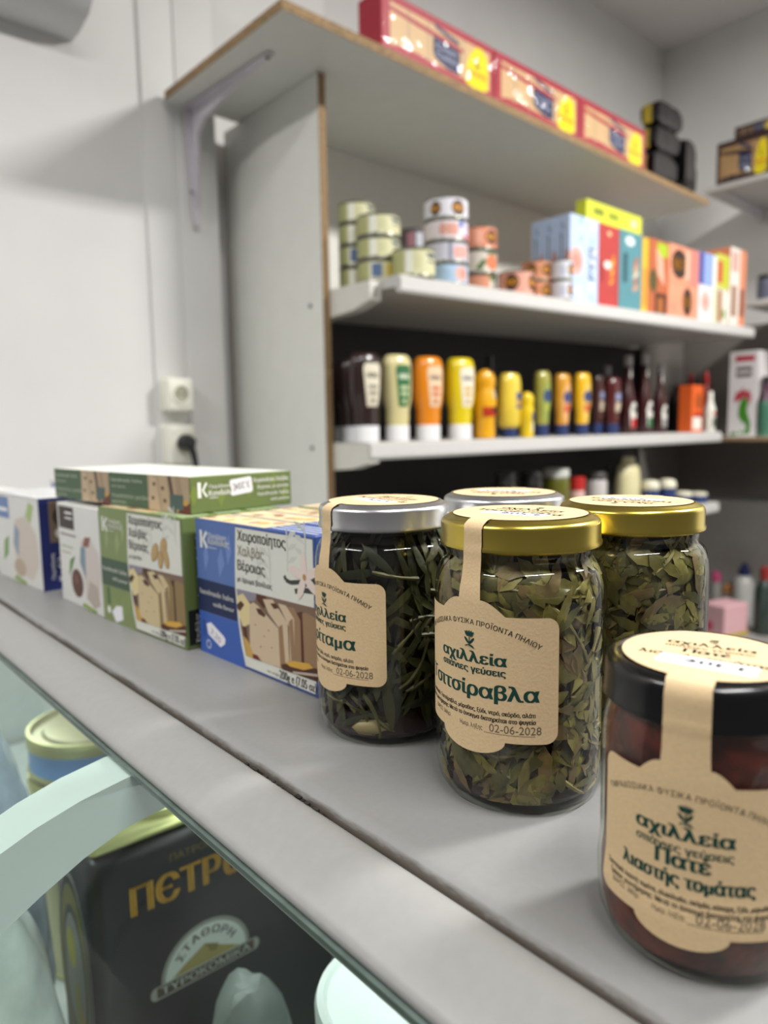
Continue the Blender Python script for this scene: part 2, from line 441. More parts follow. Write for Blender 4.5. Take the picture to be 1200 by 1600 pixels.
# ------------------------------------------------------------------ wall sockets
cream = mat('socket_plastic', '#ebe9dc', 0.4, 0, 0.01)
def socket(label, zc, h, plug):
    t = thing('wall_socket', label, 'socket', (0.796, 1.645, zc), group='surface sockets')
    m = MB(); m.box((-0.033, 0, -h/2), (0.033, 0.054, h/2), cream, 0.006, 3); m.build('box', t)
    m = MB(); pr = [(0.026, 0), (0.026, 0.002), (0.0215, 0.0025), (0.020, -0.0002), (0.019, -0.0003)]
    m.lathe([(0.0265, 0), (0.0255, 0.004), (0.0205, 0.0045), (0.0195, 0.0006), (0, 0.0006)], [cream, cream, cream, mat('socket_recess', '#a9a894', 0.5), MATS['socket_recess']], 28)
    for sx in (-0.008, 0.008): m.lathe([(0.0028, 0.0008), (0, 0.0009)], black_ink, 10, (sx, 0, 0))
    bmesh.ops.rotate(m.bm, verts=m.bm.verts, cent=(0, 0, 0), matrix=Matrix.Rotation(math.pi/2, 3, 'X'))
    m.build('outlet', t)
    if plug:
        p = thing('power_plug', 'black plug with hanging cord in the lower wall socket', 'plug', (0.796, 1.6405, zc+0.008))
        m = MB(); m.tube([(0, 0, 0), (0, -0.018, 0), (0, -0.030, -0.004), (0.001, -0.036, -0.014)], [0.0185, 0.0185, 0.017, 0.010], mat('black_rubber', '#17181b', 0.5), 18); m.build('plug_body', p)
        m = MB(); m.tube([(0.001, -0.032, -0.010), (0.005, -0.037, -0.03), (0.012, -0.034, -0.06), (0.018, -0.028, -0.10), (0.020, -0.022, -0.2), (0.022, -0.02, -0.5)], [0.009, 0.008, 0.0065, 0.0050, 0.004, 0.004], MATS['black_rubber'], 10); m.build('cord', p)
socket('upper cream wall socket, empty round outlet', 0.093, 0.080, False)
socket('lower cream wall socket with a black plug in it', -0.030, 0.096, True)

# ------------------------------------------------------------------ counter and display case
CT = -0.150
def counter_mat(name, hexc):
    m = mat(name, hexc, 0.46, 0, 0.012, 300, 0.02)
    nt = m.node_tree; b = nt.nodes['Principled BSDF']
    tc = nt.nodes.new('ShaderNodeTexCoord'); sep = nt.nodes.new('ShaderNodeSeparateXYZ'); nt.links.new(tc.outputs['Object'], sep.inputs[0])
    n = nt.nodes.new('ShaderNodeTexNoise'); n.inputs['Scale'].default_value = 1.0; n.inputs['Detail'].default_value = 6; n.inputs['Roughness'].default_value = 0.7
    mp = nt.nodes.new('ShaderNodeMapping'); mp.inputs['Scale'].default_value = (260, 60, 260)
    nt.links.new(tc.outputs['Object'], mp.inputs[0]); nt.links.new(mp.outputs[0], n.inputs['Vector'])
    edge = nt.nodes.new('ShaderNodeMapRange'); edge.inputs[1].default_value = 0.0062; edge.inputs[2].default_value = 0.0004; edge.inputs[3].default_value = 0.0; edge.inputs[4].default_value = 1.0
    nt.links.new(sep.outputs['X'], edge.inputs[0])
    n2 = nt.nodes.new('ShaderNodeTexNoise'); n2.inputs['Scale'].default_value = 9
    nt.links.new(tc.outputs['Object'], n2.inputs['Vector'])
    ad = nt.nodes.new('ShaderNodeMath'); ad.operation = 'ADD'; nt.links.new(n.outputs['Fac'], ad.inputs[0]); nt.links.new(n2.outputs['Fac'], ad.inputs[1])
    mul = nt.nodes.new('ShaderNodeMath'); mul.operation = 'MULTIPLY'; nt.links.new(edge.outputs[0], mul.inputs[0]); nt.links.new(ad.outputs[0], mul.inputs[1])
    st = nt.nodes.new('ShaderNodeMapRange'); st.inputs[1].default_value = 0.34; st.inputs[2].default_value = 0.70
    nt.links.new(mul.outputs[0], st.inputs[0])
    mix = nt.nodes.new('ShaderNodeMix'); mix.data_type = 'RGBA'
    src = b.inputs['Base Color'].links[0].from_socket
    nt.links.new(src, mix.inputs[6]); mix.inputs[7].default_value = lin('#3a3228'); nt.links.new(st.outputs[0], mix.inputs[0])
    nt.links.new(mix.outputs[2], b.inputs['Base Color'])
    return m
ctop_m = counter_mat('worn_grey_laminate', '#888887')
# worktop: rolled front edge at X = 0.1585
X0 = 0.1585; pr = [(0, -0.022), (0.0, -0.0085), (0.0004, -0.0062), (0.0014, -0.0040), (0.0030, -0.0021), (0.0052, -0.0008), (0.0080, -0.0001), (0.0100, 0.0), (0.250, 0.0), (0.250, -0.022)]
m = MB(); m.prism(pr, 'y', -0.35, 1.62, ctop_m)
tag(m.build('counter_top', loc=(X0, 0, CT)), 'grey laminate counter top with a rolled, dirt-lined front edge', 'counter top')
dc = thing('display_case', 'glass-fronted display case below the counter with a white curved rib', 'display case', (0.12, 0.60, -FLOOR))
def locd(x, y, z): return (x-0.12, y-0.60, z+FLOOR)
def dmove(m):
    for v in m.bm.verts: v.co = Vector(locd(*v.co))
    return m
rail_m = mat('rail_laminate', '#969694', 0.42, 0, 0.012, 200, 0.02)
pr = [(0.1570, -0.172), (0.1570, -0.1528), (0.1564, -0.1514), (0.1545, -0.1505), (0.151, -0.1500), (0.146, -0.1506), (0.140, -0.1524), (0.134, -0.1550), (0.1285, -0.1582), (0.1262, -0.1600), (0.1256, -0.1618), (0.1262, -0.1632), (0.1285, -0.1640), (0.1285, -0.172)]
m = MB(); m.prism(pr, 'y', -0.35, 1.62, rail_m); dmove(m).build('top_rail', dc, ang=50)
# dirt and chips packed into the joint between rail and worktop
m = MB(); m.box((0.15705, -0.35, -0.170), (0.15845, 1.62, -0.1555), mat('joint_grime', '#241f1a', 0.9, 0, 0.4, 200))
rr = random.Random(3)
for k in range(26):
    y = 0.215+0.062*rr.random(); L = 0.001+0.003*rr.random()
    m.box((0.1562, y, -0.1560), (0.1562+0.0008+0.0012*rr.random(), y+L, -0.1506-0.0014*rr.random()), MATS['joint_grime'])
dmove(m).build('joint', dc, smooth=False)
# bent front glass
gp = [(0.1300, -0.1632), (0.122, -0.1640), (0.100, -0.1676), (0.080, -0.1732), (0.065, -0.1792), (0.040, -0.1912), (0.015, -0.2098), (-0.010, -0.2370), (-0.035, -0.280), (-0.050, -0.340), (-0.056, -0.45), (-0.056, -0.95)]
case_glass = glass('tinted_case_glass', '#eaf4f0', 0.015, 1.5)
m = MB()
for (a, b) in zip(gp, gp[1:]): m.face([(a[0], -0.35, a[1]), (a[0], 1.62, a[1]), (b[0], 1.62, b[1]), (b[0], -0.35, b[1])], case_glass)
bmesh.ops.remove_doubles(m.bm, verts=m.bm.verts, dist=1e-5)
dmove(m).build('front_glass', dc, ang=60)
m = MB(); m.box((0.1240, -0.35, -0.1652), (0.1268, 1.62, -0.1632), mat('glass_edge_green', '#5c6a64', 0.3, 0, 0.1, 80)); dmove(m).build('glass_edge_seal', dc, smooth=False)
# curved rib under the glass
ro = [(0.1330, -0.1656), (0.122, -0.1664), (0.100, -0.1700), (0.080, -0.1756), (0.065, -0.1816), (0.040, -0.1936), (0.015, -0.2122), (-0.008, -0.2395), (-0.032, -0.282), (-0.047, -0.341), (-0.053, -0.45), (-0.053, -0.95)]
ri = [(0.1600, -0.1750), (0.1420, -0.1885), (0.120, -0.1915), (0.100, -0.1985), (0.080, -0.2085), (0.0625, -0.2185), (0.040, -0.2350), (0.022, -0.2560), (0.004, -0.2900), (-0.012, -0.345), (-0.018, -0.45), (-0.018, -0.95)]
m = MB(); m.prism(ro+ri[::-1], 'y', 0.331, 0.361, mat('white_rib_plastic', '#d9e0de', 0.4, 0, 0.01)); dmove(m).build('curved_rib', dc, ang=30)
case_white = mat('case_lining', '#e0e6e4', 0.5, 0, 0.02)
m = MB(); m.box((-0.06, -0.35, -0.97), (0.44, 1.62, -0.95), case_white); dmove(m).build('case_floor', dc, smooth=False)
m = MB(); m.box((0.42, -0.35, -0.95), (0.44, 1.62, -0.176), case_white); dmove(m).build('back_panel', dc, smooth=False)
m = MB(); m.box((-0.04, 1.60, -0.95), (0.42, 1.62, -0.176), case_white); dmove(m).build('end_panel', dc, smooth=False)
m = MB(); m.box((-0.06, -0.35, -FLOOR), (0.44, 1.62, -0.97), mat('case_base', '#77777a', 0.5)); dmove(m).build('base', dc, smooth=False)
m = MB(); m.box((0.02, -0.33, -0.646), (0.415, 1.58, -0.6406), case_white); dmove(m).build('shelf', dc, smooth=False)
# ------------------------------------------------------------------ goods inside the case
gold_tin = mat('lacquered_tin', '#c9cb8a', 0.28, 0.5, 0.05, 20)
black_tin = mat('black_lacquer', '#1c1d1f', 0.35, 0, 0.03, 30)
ci = (0.1655, 0.542)
t = thing('cheese_tin', 'black square cheese tin with gold lettering inside the display case', 'tin', (0.1655, 0.542, -0.640), math.radians(-2))
m = MB(); m.box((0, 0, 0), (0.232, 0.105, 0.308), black_tin, 0.012, 3)
p = Print(); gi = ink('#c79a3e', 0.3); pale = ink('#dfe6df'); brown = ink('#574a39'); olive = ink('#a89c5c')
p.text('ΠЄΤΡ', 0.032, 0.250, 0.0235, gi, 0.078, 'l', 0.0012); p.text('ω', 0.1145, 0.250, 0.0305, gi, 0.0235, 'l', 0.0013); p.text('ΤΟ', 0.142, 0.250, 0.0235, gi, 0.042, 'l', 0.0012)
p.text('ΠΑΤΡΟΠΑΡΑΔΟΤΟ', 0.108, 0.284, 0.0058, ink('#7c6a3c'), 0.085, 'c')
q0 = len(p.items); bx, by = 0.094, 0.160; 
p.poly([(bx-0.056, by)]+[(bx+0.052*math.cos(a), by+0.002+0.050*math.sin(a)) for a in [math.pi-k*math.pi/20 for k in range(21)]]+[(bx+0.056, by)], ink('#9c9c94'))
p.poly([(bx+0.0475*math.cos(a), by+0.002+0.0455*math.sin(a)) for a in [math.pi-k*math.pi/20 for k in range(21)]], pale)
p.poly([(bx-0.040, by+0.004), (bx-0.028, by+0.012), (bx-0.002, by+0.026), (bx+0.012, by+0.018), (bx+0.040, by+0.004)], olive)
p.poly([(bx-0.002, by+0.026), (bx+0.004, by+0.014), (bx+0.012, by+0.012), (bx+0.014, by+0.019)], ink('#8a7c46'))
p.arc_text('ΣΤΑΘΩΡΗ', bx, by+0.002, 0.0325, math.pi/2, 2.2, 0.0085, brown, 0.0004)
p.poly([(bx-0.058+0.006*math.cos(a), by-0.004+0.0075*math.sin(a)) for a in [math.pi/2+k*math.pi/8 for k in range(9)]]+[(bx+0.058+0.006*math.cos(a), by-0.004+0.0075*math.sin(a)) for a in [-math.pi/2+k*math.pi/8 for k in range(9)]], ink('#a9aaa2'))
p.rect(bx-0.057, by-0.0095, bx+0.057, by+0.0018, brown)
p.text('ΤΥΡΟΚΟΜΙΚΑ', bx, by-0.0075, 0.0072, pale, 0.104, 'c', 0.0003)
k_ = 0.80; p.items[q0:] = [([(0.094+(x-0.094)*k_, 0.176+(y-0.160)*k_) for x, y in vs], fs, mm, bg) for vs, fs, mm, bg in p.items[q0:]]
m.prt(p, planemap((0, 0, 0), (1, 0, 0), (0, 0, 1), (0, -1, 0)), eps=0.0001, base=0.0004)
p = Print()
for r_, c_ in ((0.046, '#8d8f86'), (0.0435, '#2a2a24'), (0.040, '#75713c'), (0.031, '#3a3a34'), (0.027, '#83857d')): p.ell(-0.0525, 0.185, r_, r_*2.0, ink(c_))
p.ell(-0.060, 0.205, 0.012, 0.018, ink('#a59f38')); p.ell(-0.048, 0.150, 0.011, 0.03, ink('#8a8a3c')); p.ell(-0.036, 0.150, 0.006, 0.012, ink('#b08a35'))
m.prt(p, planemap((0, 0, 0), (0, -1, 0), (0, 0, 1), (-1, 0, 0)), eps=0.0001, base=0.0004)
m.build('body', t)
m = MB(); m.box((0.002, 0.002, 0.3082), (0.230, 0.103, 0.318), gold_tin, 0.006, 3); m.lathe([(0.040, 0.3185), (0.040, 0.324), (0.036, 0.325), (0.035, 0.320), (0, 0.320)], gold_tin, 40, (0.075, 0.052, 0)); m.build('lid', t)
# two stacked round tins
lb = mat('light_blue_band', '#6f9fd6', 0.4); gl = mat('dull_gold_tin', '#b3b08a', 0.3, 0.6, 0.05, 20)
tin_c = (0.284, 0.868)
def round_tin(label, z, r, h, band):
    t = thing('round_tin', label, 'tin', (tin_c[0], tin_c[1], z), group='round tins in the case')
    m = MB(); m.lathe([(0, 0), (r-0.004, 0), (r-0.001, 0.003), (r, 0.007), (r-0.002, 0.010), (r-0.002, h-0.018), (r, h-0.012), (r, h-0.002)], [gl, gl, gl, gold_tin, band, band, gold_tin], 48); m.build('body', t)
    m = MB(); m.lathe([(r, h-0.002), (r-0.001, h+0.003), (r-0.005, h+0.003), (r-0.007, h-0.003), (r-0.018, h-0.003), (r-0.020, h), (0, h)], [gold_tin, gold_tin, gl, gl, gl, gl], 48); m.build('lid', t)
zt = -0.345
round_tin('lower gold round tin of the stack behind the curved rib', -0.640, 0.077, 0.236, gl)
round_tin('blue-banded gold round tin on top of the stack behind the curved rib', -0.4004, 0.0755, 0.049, lb)
# white tub
t = thing('plastic_tub', 'white lidded tub partly hidden under the counter rail at the bottom', 'tub', (0.2600, 0.290, -0.6395))
tubw = mat('tub_plastic', '#e9f3ef', 0.35, 0, 0.01)
m = MB(); m.lathe([(0, 0), (0.040, 0), (0.043, 0.003), (0.0470, 0.292)], tubw, 48); m.build('body', t)
m = MB(); m.lathe([(0.0472, 0.286), (0.0490, 0.287), (0.0494, 0.302), (0.048, 0.306), (0.044, 0.307), (0.042, 0.304), (0, 0.3045)], tubw, 48); m.build('lid', t)
# crumpled wraps
def crumple(name, label, cat, loc, r, m_, seed, amp=0.22, op=None):
    bm_ = bmesh.new(); bmesh.ops.create_icosphere(bm_, subdivisions=4, radius=1.0); g = random.Random(seed)
    axes = [(Vector((g.uniform(-1, 1), g.uniform(-1, 1), g.uniform(-1, 1))).normalized(), g.uniform(3, 8), g.uniform(0, 6)) for _ in range(14)]
    for v in bm_.verts:
        d = sum(abs(math.sin(v.co.dot(a)*f+ph)) for a, f, ph in axes)/14
        v.co = Vector((v.co.x*r[0], v.co.y*r[1], max(v.co.z, -0.75)*r[2]))*(1-amp+amp*2*d)
    zmin = min(v.co.z for v in bm_.verts)
    for v in bm_.verts: v.co.z -= zmin
    mb = MB(); mb.bm.free(); mb.bm = bm_; mb.mi(m_)
    return tag(mb.build(name, loc=loc, ang=25), label, cat)
wrap_m = mat('cling_wrap', '#b9c4c0', 0.25, 0, 0.12, 25, 0.3, 0.4)
crumple('wrapped_cheese', 'crumpled grey wrapped lump in front of the black cheese tin', 'wrapped cheese', (0.236, 0.425, -0.640), (0.040, 0.038, 0.136), mat('wax_paper', '#7f8784', 0.4, 0, 0.1, 30, 0.3), 5, 0.12)
crumple('wrapped_package', 'white crumpled plastic-wrapped package left of the black cheese tin', 'wrapped package', (0.090, 0.555, -0.640), (0.050, 0.075, 0.170), wrap_m, 8)
crumple('wrapped_package', 'pale blue plastic wrap beside the stacked round tins', 'wrapped package', (0.126, 0.725, -0.640), (0.052, 0.050, 0.200), mat('blue_cling_wrap', '#a9bed0', 0.25, 0, 0.12, 25, 0.3, 0.4), 11)
crumple('yellow_packet', 'bright yellow-green packet at the bottom left corner of the case', 'packet', (0.068, 0.440, -0.640), (0.030, 0.030, 0.160), mat('yellow_green_film', '#c6c81e', 0.4, 0, 0.06, 30), 2, 0.06)

# ------------------------------------------------------------------ halva and nougat boxes on the counter
BW, BH, BD = 0.130, 0.0925, 0.0275
def K(pts, W=BW, H=BH): return [(a*W, b*H) for a, b in pts]
def slices(p, W, H, ox=0.0, oy=0.0, k=1.0, tone=0):
    """printed picture of sliced halva, in fractions of the face"""
    T = lambda pts: [((ox+a*k)*W, (oy+b*k)*H) for a, b in pts]
    face, side, dark = (('#cdb89c', '#97795c', '#54301f'), ('#cdbb92', '#8d7650', '#4d3526'))[tone]
    p.poly(T([(.375, .552), (.58, .556), (1, .564), (1, .108), (.437, .096), (.40, .28)]), ink('#7b6455'))
    p.poly(T([(.375, .552), (.55, .556), (.53, .50), (.40, .47)]), ink('#8c8796'))
    p.poly(T([(.375, .50), (.43, .53), (.49, .47), (.48, .33), (.42, .29), (.385, .38)]), ink('#dccb98'))
    p.poly(T([(.372, .44), (.41, .475), (.44, .455), (.40, .40), (.375, .41)]), ink(dark))
    p.poly(T([(.545, .556), (.62, .556), (.66, .50), (.60, .47), (.55, .51)]), ink(dark))
    p.poly(T([(.88, .50), (.93, .52), (1, .50), (1, .17), (.88, .19)]), ink(side)); p.poly(T([(.855, .50), (.90, .52), (.905, .20), (.87, .18)]), ink(dark))
    p.poly(T([(.76, .52), (.84, .53), (.885, .46), (.885, .18), (.80, .17), (.80, .42)]), ink(side)); p.poly(T([(.72, .53), (.78, .53), (.84, .46), (.835, .19), (.80, .17), (.80, .40)]), ink(face))
    p.poly(T([(.80, .43), (.83, .46), (.84, .19), (.81, .17)]), ink(side)); p.poly(T([(.60, .53), (.68, .545), (.79, .42), (.795, .14), (.73, .15), (.72, .37), (.64, .45)]), ink(face))
    p.poly(T([(.715, .37), (.75, .40), (.765, .12), (.72, .10)]), ink(side))
    p.poly(T([(.485, .465), (.52, .49), (.56, .475), (.69, .385), (.718, .365), (.724, .105), (.60, .10), (.475, .12)]), ink(face))
    p.poly(T([(.54, .455), (.58, .46), (.62, .43), (.61, .41), (.56, .42)]), ink(dark)); p.poly(T([(.66, .515), (.70, .525), (.725, .50), (.69, .485)]), ink(dark))
    for a, b in ((.53, .34), (.60, .28), (.66, .22), (.57, .20), (.64, .33)): p.ell((ox+a*k)*W, (oy+b*k)*H, .006*W*k, .007*H*k, ink(side), 8)
    p.poly(T([(.415, .30), (.45, .30), (.455, .22), (.43, .23)]), ink(dark)); p.poly(T([(.42, .235), (.47, .20), (.50, .13), (.55, .10), (.445, .098)]), ink('#c8a052'))
    p.poly(T([(.50, .13), (.54, .13), (.57, .10), (.50, .098)]), ink('#6b2c20'))
    p.poly(T([(.73, .13), (.80, .165), (1, .19), (1, .108), (.74, .10)]), ink('#4f2f23')); p.poly(T([(.76, .155), (.83, .185), (.94, .205), (.97, .185), (.90, .15), (.80, .14)]), ink('#d4a648'))
    p.line(T([(.82, .108), (1.0, .150)]), .016*H*k, ink('#bcae9e'))
def leafy(p, pts, wd, m): p.line(pts, wd, m)
def halva_front(kind):
    W, H = BW, BH; p = Print()
    hue = {'blue': ('#5873ae', '#3c5fae', '#1d2950', '#6f8bc4'), 'green': ('#80905f', '#88965f', '#465c4a', '#93a270')}[kind]
    wht = ink('#dcddd4'); grey = ink('#cdd0c8'); txt = ink('#4a4740'); light = ink('#e8e8e2')
    p.rect(0.002, 0.002, W-0.002, H-0.002, wht)
    for (cx, cy, s) in ((.56, .66, 1), (.66, .66, -1), (.80, .80, 1), (.93, .86, -1)):
        for q in range(3):
            p.poly(K([(cx, cy+q*.08), (cx+s*.03, cy+.05+q*.08), (cx+s*.075, cy+.055+q*.08), (cx+s*.05, cy+.02+q*.08)]), grey)
        p.line(K([(cx, cy-.05), (cx+.006, cy+.10), (cx, cy+.22)]), .0012, grey)
    p.poly(K([(0, 1), (.385, 1), (.366, .70), (.362, .55), (.375, .35), (.40, .15), (.435, 0), (0, 0)]), ink(hue[0]))
    p.poly(K([(0, .31), (.372, .31), (.40, .15), (.435, 0), (0, 0)]), ink(hue[1] if kind == 'blue' else hue[0]))
    for (a, b, c) in ((.08, .62, .04), (.22, .60, .05), (.30, .70, .04), (.14, .02, .05), (.26, .05, .05), (.33, .10, .04)):
        p.poly(K([(a, b), (a+c, b+.10), (a+c*.5, b+.22), (a-c*.3, b+.12)]), ink(hue[3] if b > .3 else hue[1]))
    p.poly(K([(0, .556), (.362, .556), (.366, .45), (.372, .318), (0, .315)]), ink(hue[2]))
    slices(p, W, H, tone=0 if kind == 'blue' else 1)
    # maker's mark and name
    p.rect(.040*W, .79*H, .062*W, .918*H, light); p.poly(K([(.066, .86), (.10, .918), (.118, .905), (.085, .855), (.118, .80), (.10, .787), (.066, .845)]), light)
    p.text('Παράδοση', .125*W, .872*H, .0030, light, .022)
    p.text('Κανδύλας', .122*W, .825*H, .0042, light, .0258, bold=.00018)
    p.rect(.125*W, .800*H, .20*W, .804*H, light)
    p.text('Χειροποίητος', .400*W, .893*H, .0062, txt, .0510, bold=.00022)
    p.text('Χαλβάς', .396*W, .790*H, .0060, txt if kind == 'green' else ink('#a7a08c', 0.2), .0290, bold=.00022)
    p.text('Βέροιας', .392*W, .688*H, .0062, txt, .0300, bold=.00022)
    p.text('με άρωμα βανίλιας' if kind == 'blue' else 'με φυστίκι', .385*W, .608*H, .0032, txt, .0380 if kind == 'blue' else .020, bold=.0001)
    p.text('handmade halva', .020*W, .447*H, .0036, light, .0420, bold=.00014)
    p.text('vanilla flavour' if kind == 'blue' else 'with peanut', .345*W, .375*H, .0030, light, .026, 'r', bold=.0001)
    if kind == 'blue':
        pod = ink('#3d403a'); pet = ink('#e3d3cb')
        p.line(K([(.775, .72), (.785, .695), (.82, .685), (.90, .705), (1.0, .745)]), .0026, pod); p.line(K([(.85, .635), (.90, .655), (1.0, .665)]), .0030, pod); p.line(K([(.90, .70), (1.0, .72)]), .004, pod)
        for a in (95, 25, -35, 165, 245): p.ell((.924+.055*math.cos(math.radians(a)))*W, (.738+.075*math.sin(math.radians(a)))*H, .0075, .0028, pet, 16, math.radians(a))
        p.ell(.924*W, .738*H, .0016, .0020, ink('#b58a58'), 10)
    else:
        nut = ink('#b99b6c'); nd = ink('#a08053')
        for (a, b, rx, ry, ro) in ((.80, .76, .0062, .0042, 1.1), (.70, .70, .0070, .0040, 1.0), (.82, .68, .0075, .0036, 1.9), (.76, .65, .0060, .0032, 1.5)):
            p.ell(a*W, b*H, rx*1.12, ry*1.15, nd, 18, ro); p.ell(a*W-.0004, b*H+.0004, rx, ry, nut, 18, ro)
    p.text('net weight', .615*W, .040*H, .0022, txt, .013); p.text('200g e (7.05 oz)', .714*W, .033*H, .0052, ink('#2e2c2a'), .0352, bold=.00022)
    # tilted price sticker
    st = sticker
    if kind == 'blue':
        p.poly(K([(.070, .225), (.115, .245), (.235, .175), (.250, .155), (.243, .118), (.20, .085), (.085, .150)]), st); p.text('3.20', .105*W, .165*H, .0042, sticker_ink, .013, rot=-.42)
        p.ell(.085*W, .075*H, .0030, .0030, light, 18); p.ell(.085*W, .075*H, .0024, .0024, ink(hue[1]), 18)
        p.rect(.035*W, .12*H, .055*W, .25*H, ink('#314a86'))
    else:
        p.poly(K([(.115, .09), (.18, .155), (.255, .165), (.262, .05), (.165, .005)]), st)
        p.ell(.075*W, .10*H, .0030, .0030, light, 18); p.rect(.06*W, .15*H, .10*W, .30*H, ink('#4e6b45'))
    return p
carton_blue = mat('carton_blue', '#34508f', 0.42, 0, 0.02, 30, 0, 0.2); carton_green = mat('carton_green', '#687844', 0.42, 0, 0.03, 30, 0, 0.2)
def halva_box(kind, label, loc, rz, front=True, D=BD):
    t = thing('halva_box', label, 'box', loc, rz, 'halva boxes')
    mm = carton_blue if kind == 'blue' else carton_green
    m = MB(); m.box((0, 0, 0), (BW, D, BH), mm, 0.0006, 1)
    if front: m.prt(halva_front(kind), planemap((0, 0, 0), (1, 0, 0), (0, 0, 1), (0, -1, 0)), eps=0.00003, base=0.0001)
    # top panel: picture strip on the left, stripes of the panel colour on the right
    p = Print(); p.rect(0.001, 0.001, BW*.62, D-.001, ink('#d6c49d'))
    g = random.Random(kind+label)
    for k in range(9): p.ell(BW*(.04+.062*k), D*g.uniform(.25, .75), .0045, .0040, ink(g.choice(['#8a5f46', '#e6d9b4', '#c9a35a', '#b98f78'])), 10)
    p.rect(BW*.62, 0.001, BW-.001, D-.001, ink('#3a548f' if kind == 'blue' else '#7f9a52'))
    for k in range(4): p.rect(BW*.64, D*(.16+.2*k), BW*.98, D*(.16+.2*k)+.0011, white_ink)
    m.prt(p, planemap((0, 0, BH), (1, 0, 0), (0, 1, 0), (0, 0, 1)), eps=0.00003, base=0.0001)
    p = Print()
    p.rect(0.002, BH*.03, D*.5, BH*.30, ink('#20221c')); p.text('Κανδύλας', D*.42, BH*.05, .0042, white_ink, .020, rot=math.pi/2)
    p.text('handmade halva', D*.5, BH*.40, .0038, white_ink, .048, rot=math.pi/2)
    m.prt(p, planemap((BW, 0, 0), (0, 1, 0), (0, 0, 1), (1, 0, 0)), eps=0.00003, base=0.0001)
    m.build('carton', t, smooth=False)
    return t
def row(kind, base, ang, labels):
    for i, lb_ in enumerate(labels):
        d = i*(BD+0.0006)
        halva_box(kind, lb_, (base[0]-math.sin(ang)*d, base[1]+math.cos(ang)*d, CT), ang, i == 0)
aB = math.radians(-87.67); aG = math.radians(-86.04)
row('blue', (.2209, .4442), aB, ['blue vanilla halva box facing front beside the silver-lidded jar', 'blue halva box directly behind the front blue box', 'blue halva box farthest back behind the front blue box'])
row('green', (.2042, .5795), aG, ['green peanut halva box standing under the two flat boxes', 'green halva box directly behind the front green box', 'green halva box farthest back under the flat boxes'])
# the green box seen behind the blue ones
halva_box('green', 'green halva box whose top edge shows behind the blue boxes', (.3105, .452, CT), aB, False)
